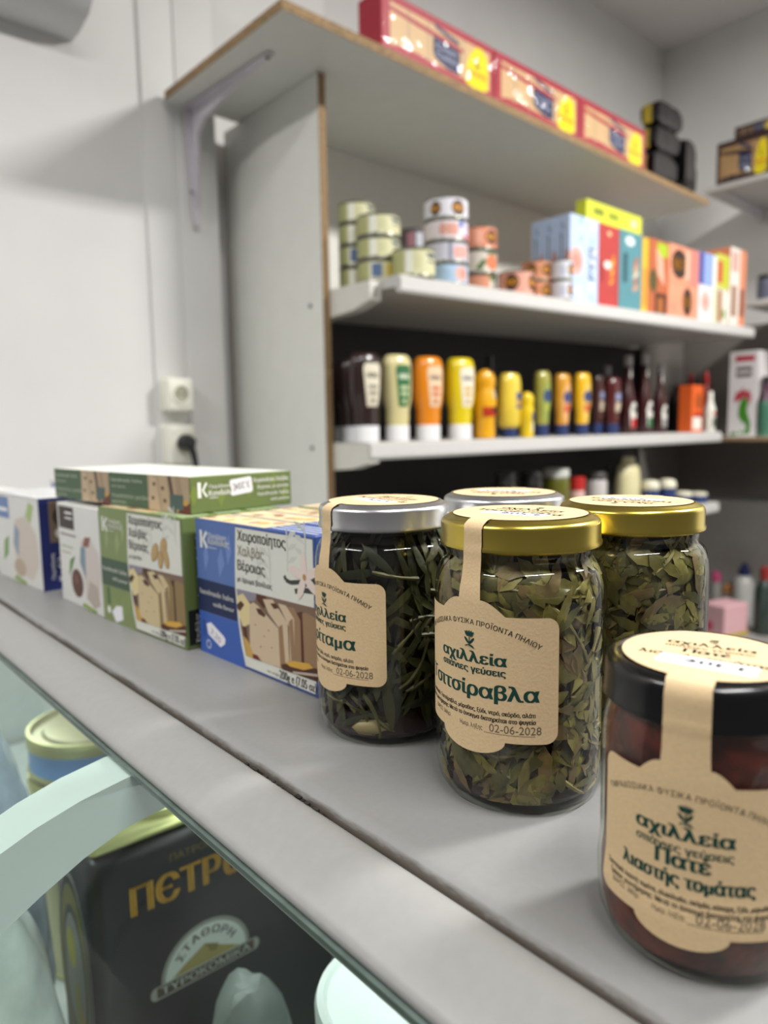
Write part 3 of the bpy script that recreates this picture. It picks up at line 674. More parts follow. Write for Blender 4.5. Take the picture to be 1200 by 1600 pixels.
# nougat boxes
def nougat_box(label, loc, rz, W, side):
    t = thing('nougat_box', label, 'box', loc, rz, 'nougat boxes'); H, D = 0.0895, 0.030
    wc = mat('carton_white', '#dcdcd8', 0.35, 0, 0.01, 30, 0, 0.3)
    m = MB(); m.box((0, 0, 0), (W, D, H), wc, 0.0006, 1)
    p = Print(); S_ = lambda pts: [(a*W, b*H) for a, b in pts]
    if side == 'brown':
        p.rect(.04*W, .75*H, .42*W, .97*H, ink('#3b2b2a')); p.rect(.20*W, .90*H, .38*W, .92*H, white_ink); p.rect(.20*W, .85*H, .38*W, .865*H, white_ink)
        p.rect(.05*W, .68*H, .45*W, .70*H, ink('#8c8580')); p.rect(.05*W, .56*H, .36*W, .575*H, ink('#9fae8e')); p.rect(.05*W, .50*H, .30*W, .515*H, ink('#9fae8e'))
        p.poly(S_([(.50, .45), (.55, .66), (.75, .72), (.95, .60), (.98, .40), (.90, .10), (.62, .10), (.60, .30)]), ink('#cfc6c0'))
        p.poly(S_([(.52, .45), (.55, .60), (.66, .62), (.64, .30)]), ink('#7d93a5')); p.poly(S_([(.60, .62), (.66, .71), (.80, .72), (.74, .62)]), ink('#8a5a50'))
        p.poly(S_([(.64, .12), (.72, .30), (.90, .27), (.94, .10), (.80, .04)]), ink('#b5a9a0'))
        p.ell(.42*W, .23*H, .14*W, .14*H, ink('#5d3c34')); p.ell(.40*W, .27*H, .05*W, .05*H, ink('#7a5046'))
        p.poly(S_([(.22, .27), (.27, .44), (.40, .50), (.30, .36)]), ink('#5c8a3c')); p.poly(S_([(.50, .02), (.56, .06), (.86, .03), (.84, .005)]), ink('#8aa23c'))
    else:
        p.rect(.04*W, .72*H, .34*W, .97*H, ink('#6d86b5')); p.rect(.08*W, .80*H, .30*W, .84*H, white_ink)
        p.poly(S_([(.40, .40), (.46, .72), (.75, .80), (.92, .60), (.96, .30), (.80, .08), (.50, .12)]), ink('#cfc4ba')); p.poly(S_([(.40, .45), (.46, .68), (.56, .60), (.50, .30)]), ink('#8f9dad'))
        p.ell(.52*W, .18*H, .13*W, .10*H, ink('#b8a594')); p.poly(S_([(.14, .20), (.18, .45), (.30, .52), (.26, .30)]), ink('#7fa06a')); p.poly(S_([(.72, .80), (.80, .95), (.90, .92), (.82, .72)]), ink('#a9bf7c')); p.poly(S_([(.36, .03), (.42, .08), (.66, .03), (.60, 0.0)]), ink('#8fa650'))
    m.prt(p, planemap((0, 0, 0), (1, 0, 0), (0, 0, 1), (0, -1, 0)), eps=0.00003, base=0.0001)
    if side == 'navy':
        p = Print(); p.rect(0, 0, D, H, ink('#232c66')); p.rect(D*.30, H*.52, D*.98, H*.97, ink('#7c6a5c')); p.ell(D*.62, H*.80, D*.20, H*.09, ink('#4a3a32')); p.ell(D*.66, H*.62, D*.20, H*.06, ink('#d8d2c8')); p.ell(D*.72, H*.68, D*.14, H*.06, ink('#31221d'))
        p.text('Κανδύλας', D*.80, H*.10, .0085, white_ink, H*.36, rot=math.pi/2, bold=.0003); p.text('Παράδοση', D*.40, H*.12, .0035, white_ink, H*.28, rot=math.pi/2)
        m.prt(p, planemap((W, 0, 0), (0, 1, 0), (0, 0, 1), (1, 0, 0)), eps=0.00003, base=0.0001)
    m.build('carton', t, smooth=False)
    if side == 'navy':
        m = MB(); m.box((-.0006, -.0006, H+.0001), (W+.0006, D+.0006, H+.0016), mat('shrink_film', '#e6e8ea', 0.12, 0, 0.08, 30, 0.5, 0.6), 0.0006, 1); m.build('shrink_wrap', t)
    return t
nougat_box('white nougat box with a dark brown label left of the green box', (.2025, .6790, CT), math.radians(-89), 0.098, 'brown')
nougat_box('white nougat box directly behind the brown-labelled one', (.2330, .6795, CT), math.radians(-89), 0.098, 'brown')
nougat_box('white nougat box with a navy end panel near the left edge', (.1905, .8500, CT), math.radians(-86.8), 0.130, 'navy')
nougat_box('second white nougat box back from the navy-ended front one', (.2215, .8520, CT), math.radians(-86.8), 0.130, 'navy')
nougat_box('third white nougat box back from the navy-ended front one', (.2525, .8540, CT), math.radians(-86.8), 0.130, 'navy')
nougat_box('white nougat box at the far left edge of the counter', (.1890, .9950, CT), math.radians(-88), 0.130, 'plain')
nougat_box('pale wrapped nougat box showing behind the white row at far left', (.2900, .9950, CT), math.radians(-88), 0.130, 'navy')
# two boxes lying flat on top
def flat_box(label, loc, rz, W, sticker_on):
    t = thing('halva_box', label, 'box', loc, rz, 'halva boxes'); T_ = 0.0262; L = 0.0905
    m = MB(); m.box((0, 0, 0), (W, L, T_), carton_green, 0.0006, 1)
    p = Print(); p.rect(0, 0, W, T_, ink('#4b6349')); lt = ink('#b9c3ae')
    p.rect(W*.52, 0, W, T_, ink('#b09a80')); p.poly([(W*.55, T_), (W*.62, T_*.9), (W*.66, 0), (W*.53, 0)], ink('#c4ae90')); p.poly([(W*.66, T_), (W*.74, T_*.95), (W*.80, 0), (W*.70, 0)], ink('#bba384')); p.poly([(W*.76, T_), (W*.80, T_), (W*.85, 0), (W*.81, 0)], ink('#5d4a3c')); p.poly([(W*.84, T_), (W*.90, T_), (W*.93, 0), (W*.88, 0)], ink('#a58d72'))
    for a, b in ((.60, .75), (.58, .35), (.70, .65), (.72, .30)): p.ell(W*a, T_*b, .0024, .0016, ink('#6a5240'), 8)
    p.poly([(W*.86, 0), (W*.93, T_*.25), (W, T_*.3), (W, 0)], ink('#6a3424')); p.ell(W*.95, T_*.30, .004, .0022, ink('#c79b4c'), 10)
    p.rect(W*.78, T_*.10, W*.93, T_*.50, ink('#4d605c'))
    p.text('handmade halva', W*.03, T_*.74, .0030, lt, W*.42); p.text('with peanut', W*.03, T_*.56, .0022, lt, W*.20); p.text('Χειροποίητος χαλβάς', W*.03, T_*.26, .0028, lt, W*.50); p.text('φυστίκι', W*.03, T_*.08, .0024, lt, W*.20)
    m.prt(p, planemap((0, 0, 0), (1, 0, 0), (0, 0, 1), (0, -1, 0)), eps=0.00003, base=0.0001)
    p = Print(); lw = white_ink
    for a, b in ((.03, .2), (.28, .1), (.55, .3), (.80, .5), (.92, .05)): p.poly([(L*a, T_*b), (L*a+.004, T_*(b+.35)), (L*a+.001, T_*min(.98, b+.6)), (L*a-.003, T_*(b+.3))], ink('#798a45'))
    p.rect(L*.07, T_*.42, L*.10, T_*.84, lw); p.poly([(L*.107, T_*.62), (L*.145, T_*.84), (L*.16, T_*.80), (L*.125, T_*.62), (L*.16, T_*.46), (L*.145, T_*.42)], lw)
    p.text('Παράδοση', L*.175, T_*.66, .0026, lw, L*.20, bold=.0001); p.text('Κανδύλας', L*.17, T_*.46, .0036, lw, L*.27, bold=.0002); p.rect(L*.175, T_*.39, L*.25, T_*.41, lw)
    p.text('Χειροποίητος Χαλβάς', L*.97, T_*.74, .0030, lw, L*.37, 'r', bold=.00012); p.text('Βέροιας με φυστίκι', L*.97, T_*.54, .0026, lw, L*.33, 'r', bold=.0001); p.text('handmade halva', L*.97, T_*.34, .0030, lw, L*.33, 'r', bold=.0001); p.text('with peanut', L*.97, T_*.17, .0024, lw, L*.20, 'r')
    if sticker_on:
        R = 0.10; c, s_ = math.cos(R), math.sin(R); tf = lambda x, y: (L*.375+x*c-y*s_, T_*.40+x*s_+y*c)
        p.poly([tf(*q) for q in ((.0012, 0), (.0185, 0), (.0198, .0013), (.0198, .0105), (.0185, .0118), (.0012, .0118), (0, .0105), (.0010, .0058), (0, .0013))], sticker)
        p.text('3.20€', *tf(.0175, .0085), .0048, sticker_ink, .0150, rot=math.pi+R, bold=.00012)
    m.prt(p, planemap((W, 0, 0), (0, 1, 0), (0, 0, 1), (1, 0, 0)), eps=0.00003, base=0.0001)
    p = Print(); p.rect(.001, .001, W-.001, L-.001, ink('#d9dbd2')); m.prt(p, planemap((0, 0, T_), (1, 0, 0), (0, 1, 0), (0, 0, 1)), base=0.0001)
    m.build('carton', t, smooth=False)
fz = CT+BH+0.0004
flat_box('flat green halva box with a white price sticker on its end', (.2150, .5815, fz), math.radians(-85.0), 0.1215, True)
flat_box('flat green halva box lying left of the stickered one', (.2075, .6960, fz), math.radians(-86.2), 0.1140, False)

# ------------------------------------------------------------------ preserve jars
def jar_label(R, th0, hw, z0, z1, sh_u, sh_top, sw0, sw1, path_top, bulge, zb, corner, words):
    """outline of the paper label with its seal strap; v runs up the jar wall, then over the shoulder and lid"""
    pr = Print(); pts = []
    # right half, from the bottom bulge up to the strap
    half = []
    for k in range(9):
        a = k/8; half.append((sh_u*math.sin(a*math.pi/2), zb+(z0-zb)*(1-math.cos(a*math.pi/2))))
    for k in range(6):
        a = -math.pi/2+k/5*math.pi/2; half.append((hw-corner+corner*math.cos(a), z0+corner+corner*math.sin(a)))
    for k in range(6):
        a = k/5*math.pi/2; half.append((hw-corner+corner*math.cos(a), z1-corner+corner*math.sin(a)))
    for k in range(7):
        a = k/6; half.append((sh_u+(sw0-sh_u)*a, z1+(sh_top-z1)*math.sin(a*math.pi/2)))
    half += [(sw0*.97, sh_top+.003), (sw1, sh_top+.009), (sw1, path_top)]
    pts = half+[(-x, y) for x, y in half[::-1] if abs(x) > 1e-6]
    pr.poly(pts, paper)
    return pr
def strip_map(path, R, th0):
    L = [0]
    for a, b in zip(path, path[1:]): L.append(L[-1]+math.hypot(b[0]-a[0], b[1]-a[1]))
    def f(u, v, off):
        v = max(0, min(v, L[-1]-1e-9))
        for i in range(len(L)-1):
            if v <= L[i+1]: break
        t = (v-L[i])/max(1e-9, L[i+1]-L[i]); a, b = path[i], path[i+1]
        r = a[0]+(b[0]-a[0])*t; z = a[1]+(b[1]-a[1])*t
        dr, dz = b[0]-a[0], b[1]-a[1]; q = math.hypot(dr, dz)
        r += off*dz/q; z += -off*dr/q
        th = th0+u/R*(R/r if r < R*.93 else 1.0)
        return Vector((r*math.cos(th), r*math.sin(th), z))
    return f
def emblem(p, x, y, s, m):
    for a in (-.9, -.45, 0, .45, .9): p.ell(x+.30*s*math.sin(a), y+.72*s+.12*s*math.cos(a), .07*s, .20*s, m, 10, -a*.6)
    for a in (-1, 1): p.ell(x+a*.20*s, y+.38*s, .09*s, .26*s, m, 10, -a*.7)
    p.ell(x+.02*s, y+.34*s, .035*s, .40*s, m, 10); p.line([(x-.30*s, y+.02*s), (x+.05*s, y+.16*s), (x+.36*s, y-.06*s)], .06*s, m)
    p.ell(x+.20*s, y+.06*s, .18*s, .07*s, m, 10, -.4)
def leaf_mesh(mb, mp, L, Wd, th, z, phi, rf, tilt, m, curl, serr=False):
    n = 6; k = mb.mi(m); rows = []
    c, s = math.cos(phi), math.sin(phi)
    for i in range(n+1):
        t = i/n; wv = Wd*math.sin(math.pi*min(1, t*1.02+.02))**.8*(1-.25*t)
        if serr and i % 2: wv *= .80
        rw = []
        for j, e in enumerate((-1, 0, 1)):
            a = t*L; b = e*wv/2
            rr = rf + tilt*(t-.5) + curl*(abs(e)*.6-.3)*Wd/.006*.06 + .02*math.sin(t*5+phi)
            rw.append(mb.bm.verts.new(mp(th, a*c-b*s, z+a*s+b*c, rr)))
        rows.append(rw)
    for A, B_ in zip(rows, rows[1:]):
        for j in range(2):
            f = mb.bm.faces.new((A[j], A[j+1], B_[j+1], B_[j])); f.material_index = k
TALL = [(0.0270, 0.0012), (0.0292, 0.0), (0.0318, 0.0012), (0.0338, 0.0045), (0.0348, 0.0095), (0.0351, 0.0150), (0.0351, 0.0835)]+[(0.0307+0.0044*math.cos(a), 0.0838+0.0125*math.sin(a)) for a in (0.25, 0.5, 0.75, 0.95, 1.12, 1.27, 1.40)]+[(0.0304, 0.0970), (0.0301, 0.0985), (0.0302, 0.1000), (0.0305, 0.1010), (0.0302, 0.1022), (0.0300, 0.1040), (0.0300, 0.1120)]
def rad_at(prof, z):
    for (ra, za), (rb, zb) in zip(prof, prof[1:]):
        if za <= z <= zb and zb > za: return ra+(rb-ra)*(z-za)/(zb-za)
    return prof[-1][0] if z > prof[-1][1] else prof[1][0]
jar_glass = glass('jar_glass', '#f5f7f1', 0.015, 1.5)
gold_lid = mat('gold_lid', '#bda84e', 0.27, 1.0, 0.02, 30); silver_lid = mat('silver_lid', '#c4c4c6', 0.30, 1.0, 0.02, 30); black_lid = mat('black_lid', '#0b0b0c', 0.22, 0, 0.0, 30, 0, 0.1, 0.4)
def leaf_mat(name, hexc): return mat(name, hexc, 0.5, 0, 0.18, 130, 0.25)
leaf_sets = {'olive': [leaf_mat('olive_leaf_'+str(i), h) for i, h in enumerate(('#6f6632', '#5c5628', '#7d733c', '#4a4522', '#6b5835'))],
             'dark': [leaf_mat('dark_leaf_'+str(i), h) for i, h in enumerate(('#36381a', '#2a2c16', '#444221', '#222413', '#3b381d'))]}
brine = mat('dark_brine', '#1a150b', 0.25, 0, 0.1, 60)
plum_brine = mat('plum_brine', '#2c1a1b', 0.25, 0, 0.1, 60)
def words_tall(p, kind):
    g, b = green_ink, black_ink
    p.arc_text('ΠΑΡΑΔΟΣΙΑΚΑ ΦΥΣΙΚΑ ΠΡΟΪΟΝΤΑ ΠΗΛΙΟΥ', 0, .0755-.052, .052, math.pi/2, 1.13, .0019, b, .00004)
    emblem(p, .0002, .0666, .0062, g)
    p.text('αχιλλεία', 0, .0606, .0042, g, .0306, 'c', .00036); p.text('σπάνιες γεύσεις', 0, .0567, .00255, g, .0302, 'c', .00018)
    if kind == 'tsitsiravla': p.text('Τσιτσίραβλα', 0, .0474, .0055, g, .0548, 'c', .00038)
    else: p.text('Κρίταμα', 0, .0474, .0058, g, .0400, 'c', .00042)
    sy = {'tsitsiravla': 'Συστατικά: Τσιτσίραβλα, μάραθος, ξύδι, νερό, σκόρδο, αλάτι', 'kritama': 'Συστατικά: Κρίταμα, ξύδι, νερό, σκόρδο, αλάτι'}[kind]
    p.text(sy, .0264 if kind == 'tsitsiravla' else .0190, .0414, .00165, b, .0545 if kind == 'tsitsiravla' else .046, 'r', .00008)
    p.text('Τρόπος συντήρησης: Μετά το άνοιγμα διατηρείται στο ψυγείο', .0264, .0387, .00165, b, .0570, 'r', .00010)
    p.text('ΒΑΡΟΣ: 360γρ.', -.0225, .0355, .00165, b, .0125); p.text('Ημερ. λήξης', -.0045, .0346, .00165, b, .0105)
    for k in range(34): p.rect(.0068+k*.00058, .0338, .0071+k*.00058, .0341, b)
    p.text('02-06-2028', .0088, .0346, .0031, stamp_ink, .0198)
def lid_words(p, name, kind):
    g = green_ink
    emblem(p, 0, .0135, .0045, g); p.text('αχιλλεία', 0, .0080, .0040, g, .0290, 'c', .0002); p.text('σπάνιες γεύσεις', 0, .0040, .0024, g, .0290, 'c', .0001)
    if kind == 'tall': p.text(name, 0, -.0030, .0046, g, .0400, 'c', .0003)
    else: p.text('Πατέ', 0, -.0015, .0042, g, .0150, 'c', .0003); p.text('λιαστής τομάτας', 0, -.0080, .0040, g, .0420, 'c', .0002)
def price_tag(p, x, y, W, H, txt, rot):
    c, s = math.cos(rot), math.sin(rot); T = lambda a, b: (x+a*c-b*s, y+a*s+b*c)
    p.poly([T(*q) for q in ((-W/2+.0012, -H/2), (W/2-.0012, -H/2), (W/2, -H/2+.0016), (W/2-.001, 0), (W/2, H/2-.0016), (W/2-.0012, H/2), (-W/2+.0012, H/2), (-W/2, H/2-.0016), (-W/2+.001, 0), (-W/2, -H/2+.0016))], sticker)
    p.text(txt, *T(W*.40, H*.28), H*.46, sticker_ink, W*.66, rot=rot+math.pi, bold=.00012)
def tall_jar(label, pos, th0, leaves, kind, lid_m, seed, group):
    t = thing('preserve_jar', label, 'jar', (pos[0], pos[1], CT), group=group)
    R = 0.0351; g = random.Random(seed)
    m = MB(); m.lathe([(0, 0.0030)]+TALL, jar_glass, 72); m.build('glass_body', t)
    # inner content
    Ri = lambda z: rad_at(TALL, z)-.0009
    m = MB(); core = [(0, .0022), (.0262, .0022), (.0305, .0036), (.0322, .0062), (.0318, .0095)]+[(Ri(z)*.84, z) for z in (.016, .022, .05, .08, .088, .094, .100)]+[(0, .101)]
    m.lathe(core, [plum_brine]*5+[brine]*(len(core)-6), 40); m.build('brine', t)
    m = MB(); ms = leaf_sets[leaves]
    def mp(th, a, zz, rf):
        zz = max(.0050, min(.1085, zz)); r = Ri(zz)*max(.80, min(.990, rf)); an = th+a/.031
        return Vector((r*math.cos(an), r*math.sin(an), zz))
    nclu = 420 if leaves == 'olive' else 330
    for k in range(nclu):
        th = g.uniform(0, 2*math.pi); z = g.uniform(.008, .098); rf = g.uniform(.87, .985)
        if leaves == 'olive':
            ph = g.uniform(0, 2*math.pi)
            for q in range(g.choice((1, 3, 4, 5))):
                leaf_mesh(m, mp, g.uniform(.010, .020), g.uniform(.0042, .0076), th, z, ph+(q-2)*g.uniform(.45, .7), rf+q*.006, g.uniform(-.10, .08), g.choice(ms), g.uniform(-.6, .6), True)
        else:
            ph = g.choice((1.57, 1.57, 1.2, 1.9, .5, 2.6))+g.uniform(-.4, .4)
            leaf_mesh(m, mp, g.uniform(.016, .034), g.uniform(.003, .0058), th, z-.008, ph, rf, g.uniform(-.08, .08), g.choice(ms), g.uniform(-.5, .5))
    stem_m = leaf_mat('pale_stem', '#85794a') if leaves == 'olive' else leaf_mat('dark_stem', '#57522c')
    for k in range(34 if leaves == 'olive' else 44):
        th = g.uniform(0, 2*math.pi); z = g.uniform(.008, .09); ph = g.uniform(-.9, .9); L = g.uniform(.012, .034); rf = g.uniform(.90, .965); cv = g.uniform(-1.2, 1.2)
        pts = []; a = b = 0
        for i in range(9):
            pts.append(mp(th, a, z+b, rf)); a += L/8*math.cos(ph); b += L/8*math.sin(ph); ph += cv/8
        m.tube(pts, [.0009+.0003*math.sin(i) for i in range(9)], stem_m, 6)
    o = m.build('pickled_leaves', t); o['kind'] = 'stuff'
    if kind == 'kritama' and th0 > 2:
        m = MB(); m.lathe([(0, -.0135), (.0030, -.0120), (.0046, -.005), (.0048, .003), (.0034, .0105), (0, .0140)], mat('garlic_flesh', '#93835f', 0.45, 0, 0.06, 80), 18)
        bmesh.ops.rotate(m.bm, verts=m.bm.verts, cent=(0, 0, 0), matrix=Matrix.Rotation(math.pi/2, 3, 'X') @ Matrix.Rotation(.15, 3, 'Y'))
        bmesh.ops.rotate(m.bm, verts=m.bm.verts, cent=(0, 0, 0), matrix=Matrix.Rotation(d2r(222), 3, 'Z'))
        a_ = d2r(222); bmesh.ops.translate(m.bm, verts=m.bm.verts, vec=(.0275*math.cos(a_), .0275*math.sin(a_), .0085)); m.build('garlic_clove', t)
    # lid
    m = MB(); m.lathe([(.0312, .1030), (.0324, .1026), (.0330, .1032), (.0330, .1044), (.0325, .1052), (.0325, .1118), (.0320, .1131), (.0308, .1139), (.0296, .1142), (.0288, .1150), (.0282, .1151), (.0278, .1146), (0, .1146)], lid_m, 72); m.build('lid', t)
    # label, strap and lid paper
    path = [(.0353, 0), (.0353, .0850), (.0349, .0890), (.0341, .0935), (.0334, .0985), (.0332, .1015), (.0333, .1036), (.0329, .1055), (.0329, .1118), (.0323, .1136), (.0308, .1143), (.0290, .1153), (.0240, .1153)]
    p = jar_label(R, th0, .0351, .0308, .0797, .0150, .0853, .0050, .0044, .1290, 0, .0247, .0046, None)
    words_tall(p, kind)
    m = MB(); m.prt(p, strip_map(path, .0353, th0), du=.0022, dv=.0016, base=.0001, eps=.00005); m.build('label', t, ang=80)
    p = Print(); p.ell(0, 0, .0274, .0274, paper, 60); lid_words(p, 'Τσιτσίραβλα' if kind == 'tsitsiravla' else 'Κρίταμα', 'tall')
    price_tag(p, .002, -.0065, .030, .0085, '4.50€', .05)
    c_, s_ = math.cos(th0), math.sin(th0)     # "down" on the lid paper points to the strap
    m = MB(); m.prt(p, planemap((0, 0, .1149), (-s_, c_, 0), (-c_, -s_, 0), (0, 0, 1)), base=.0004, eps=.00004); m.build('lid_label', t, smooth=False)
    return t
d2r = math.radians
GJ = 'jars of pickled greens on the counter'
tall_jar('gold-lidded jar of olive leaves at front centre with its label turned left', (.2352, .1820), d2r(185.3), 'olive', 'tsitsiravla', gold_lid, 21, GJ)
tall_jar('silver-lidded jar of dark greens beside the blue halva box', (.2347, .2664), d2r(172.0), 'dark', 'kritama', silver_lid, 22, GJ)
tall_jar('silver-lidded jar at the back, mostly hidden behind the front gold-lidded jar', (.3050, .2470), d2r(20.0), 'dark', 'kritama', silver_lid, 23, GJ)
tall_jar('gold-lidded jar at right behind the black-lidded jar, its label facing away', (.3060, .1725), d2r(5.0), 'olive', 'tsitsiravla', gold_lid, 24, GJ)
# low jar of tomato pate
t = thing('preserve_jar', 'low black-lidded jar of red tomato spread at the right edge', 'jar', (.2023, .0888, CT))
LOW = [(0.0225, 0.0012), (0.0245, 0.0), (0.0268, 0.0015), (0.0286, 0.0060), (0.0292, 0.0125), (0.0293, 0.0190), (0.0288, 0.0235), (0.0286, 0.0260), (0.0286, 0.0570), (0.0283, 0.0620), (0.0274, 0.0660), (0.0268, 0.0690), (0.0270, 0.0705), (0.0262, 0.0720), (0.0260, 0.0800)]
m = MB(); m.lathe([(0, 0.003)]+LOW, jar_glass, 72); m.build('glass_body', t)
tom = mat('tomato_spread', '#571c12', 0.4, 0, 0.38, 110, 0.5, 0.2)
m = MB(); m.lathe([(0, .0035), (.0222, .0035)]+[(rad_at(LOW, z)-.0012, z) for z in (.004, .008, .0125, .019, .0235, .026, .04, .057, .062, .066, .069, .073)]+[(0, .074)], tom, 64); m.build('tomato_spread', t)
m = MB(); m.lathe([(.0270, .0712), (.0281, .0708), (.0286, .0714), (.0286, .0724), (.0282, .0730), (.0282, .0800), (.0278, .0816), (.0266, .0830), (.0252, .0836), (.0244, .0836), (.0240, .0832), (0, .0832)], black_lid, 72); m.build('lid', t)
th = d2r(195.3)
path = [(.0296, 0), (.0296, .0185), (.0290, .0245), (.0288, .0270), (.0288, .0575), (.0286, .0640), (.0285, .0705), (.0288, .0716), (.0285, .0735), (.0285, .0800), (.0280, .0818), (.0268, .0833), (.0245, .0840), (.0200, .0840)]
p = jar_label(.0288, th, .0262, .0160, .0573, .0122, .0615, .0063, .0060, .0990, 0, .0112, .0040, None)
g_, b_k = green_ink, black_ink
p.arc_text('ΠΑΡΑΔΟΣΙΑΚΑ ΦΥΣΙΚΑ ΠΡΟΪΟΝΤΑ ΠΗΛΙΟΥ', 0, .0527-.046, .046, math.pi/2, 1.06, .0016, b_k)
emblem(p, .0006, .0457, .0052, g_)
p.text('αχιλλεία', 0, .0411, .0036, g_, .0252, 'c', .00032); p.text('σπάνιες γεύσεις', 0, .0374, .0022, g_, .0250, 'c', .00012)
p.text('Πατέ', .0002, .0332, .0040, g_, .0136, 'c', .00030); p.text('λιαστής τομάτας', .0006, .0280, .0037, g_, .0352, 'c', .00027)
p.text('Συστατικά: λιαστή τομάτα, ελαιόλαδο, σκόρδο, κάπαρη, ξύδι, μυρωδικά', 0, .0240, .00145, b_k, .0470, 'c', .00006)
p.text('Τρόπος συντήρησης: Μετά το άνοιγμα διατηρείται στο ψυγείο', .0005, .0218, .00145, b_k, .0450, 'c', .00006)
p.text('ΒΑΡΟΣ: 200γρ.', -.0205, .0198, .00145, b_k, .0098); p.text('Ημερ. λήξης', -.0070, .0192, .00145, b_k, .0085)
for k in range(34): p.rect(.0020+k*.00055, .0186, .0023+k*.00055, .0189, b_k)
p.text('02-06-2028', .0040, .0193, .0026, stamp_ink, .0170)
m = MB(); m.prt(p, strip_map(path, .0288, th), du=.0020, dv=.0015, base=.0001, eps=.00005); m.build('label', t, ang=80)
p = Print(); p.ell(0, 0, .0233, .0233, paper, 60); lid_words(p, '', 'low'); 
p2 = Print(); p2.items = [([(x*.84, y*.84) for x, y in vs], fs, mm, bg) for vs, fs, mm, bg in p.items[1:]]; p.items = p.items[:1]+p2.items
price_tag(p, .0015, -.0098, .0270, .0085, '3.30€', -.07)
c_, s_ = math.cos(th), math.sin(th)
m = MB(); m.prt(p, planemap((0, 0, .0834), (-s_, c_, 0), (-c_, -s_, 0), (0, 0, 1)), base=.0004, eps=.00004); m.build('lid_label', t, smooth=False)

# ------------------------------------------------------------------ goods on the shelving: shared builders
def spot(px, wpx, py, Y):
    """centre point at depth Y and the real half width behind a width seen in the photo"""
    P = at(px, py, Y); d = P.dot(cF)
    return P, wpx/2*d/FPX*math.cos(math.atan((px-600)/FPX))
tin_steel = mat('tin_steel', '#77766a', 0.35, 0.8, 0.02, 30)
def can(label, group, px, wpx, Y, z, h, draw, base_hex, rim=None):
    P, r = spot(px, wpx, 400, Y)
    t = thing('tin_can', label, 'can', (P.x, P.y, z), group=group); rim = rim or tin_steel
    m = MB(); prof = [(r*.93, .0), (r*.98, .0012), (r*.98, .0035), (r*.965, .0055), (r*.965, h-.0055), (r*.98, h-.0035), (r*.98, h-.0012), (r*.93, h-.0003), (r*.90, h-.002), (0, h-.002)]
    bm_ = mat('can_'+base_hex.lstrip('#'), base_hex, 0.35, 0.1, 0.02, 30)
    m.lathe([(0, .0005)]+prof, [rim, rim, rim, rim, bm_, rim, rim, rim, rim, rim], 36)
    p = Print(); draw(p, r, h)
    m.prt(p, lathemap([(r*.967, 0), (r*.967, h)], d2r(-118)), du=r*.12, base=.0002, eps=.0001); m.build('body', t)
    m = MB(); m.lathe([(r*.62, h-.0018), (r*.60, h-.0008), (r*.56, h-.0018)], rim, 24); m.tube([(r*.25, 0, h-.0015), (r*.35, 0, h-.0004), (r*.62, 0, h-.0006)], .0014, rim, 6); m.build('pull_tab', t)
    return t
def d_yellow(p, r, h):
    p.rect(-1.6*r, h*.14, 1.7*r, h*.86, ink('#cfcca4')); p.rect(-.62*r, h*.14, -.32*r, h*.86, ink('#e6e6da')); p.rect(-1.6*r, h*.14, -.70*r, h*.86, ink('#a9ab78'))
    p.poly([(.30*r, h*.80), (.55*r, h*.62), (.80*r, h*.70), (.95*r, h*.60), (1.1*r, h*.82)], ink('#33455c')); p.rect(.45*r, h*.50, 1.0*r, h*.56, ink('#33455c'))
    for k in range(5): p.rect(-.20*r, h*(.30+.09*k), .12*r, h*(.32+.09*k), ink('#b3b07a'))
def d_blueyellow(p, r, h):
    d_yellow(p, r, h); p.rect(-.55*r, h*.2, -.1*r, h*.8, ink('#5f7296')); p.rect(.10*r, h*.15, .40*r, h*.8, ink('#c7b35a'))
def logo(p, u, v, w, hh, rot=0.0):
    p.ell(u, v, w, hh, ink('#3a261c'), 22, rot)
    p.text('RIO', u+(0 if not rot else hh*.30), v-hh*.38 if not rot else v, hh*.78 if not rot else hh*.70, ink('#e59a1c'), w*1.45, 'c', w*.03, rot)
def d_white(p, r, h): p.rect(-1.6*r, h*.10, 1.7*r, h*.90, ink('#e0dee6')); logo(p, .28*r, h*.48, .34*r, h*.36); logo(p, -.78*r, h*.46, .26*r, h*.33)
def d_pinkwhite(p, r, h):
    p.rect(-1.6*r, h*.10, 1.7*r, h*.90, ink('#dfd6da')); p.rect(.55*r, h*.10, 1.7*r, h*.90, ink('#d8cfe0')); p.rect(.30*r, h*.60, .55*r, h*.90, ink('#4b6fb4')); p.rect(.55*r, h*.14, 1.0*r, h*.28, ink('#c63c46'))
    for a in (-.45, -.15, .1): p.ell(a*r, h*.5, .17*r, h*.30, ink('#d49c8c'), 14)
def d_lilac(p, r, h):
    p.rect(-1.6*r, h*.10, 1.7*r, h*.90, ink('#c9c8d4')); p.rect(-.2*r, h*.1, -.05*r, h*.9, ink('#7d7f96'))
    for a in (.2, .45, .7): p.ell(a*r, h*(.45+.1*a), .20*r, h*.30, ink('#d8a398'), 14)
def d_sky(p, r, h):
    p.rect(-1.6*r, h*.10, 1.7*r, h*.90, ink('#a9c3de')); p.ell(.45*r, h*.5, .38*r, h*.36, ink('#d8ada2'), 18); p.ell(.55*r, h*.52, .20*r, h*.25, ink('#c98f80'), 14)
def d_salmon(p, r, h): p.rect(-1.6*r, h*.10, 1.7*r, h*.90, ink('#d98a6c')); logo(p, .45*r, h*.52, .42*r, h*.30); p.rect(-.5*r, h*.2, -.1*r, h*.8, ink('#e3a58e'))
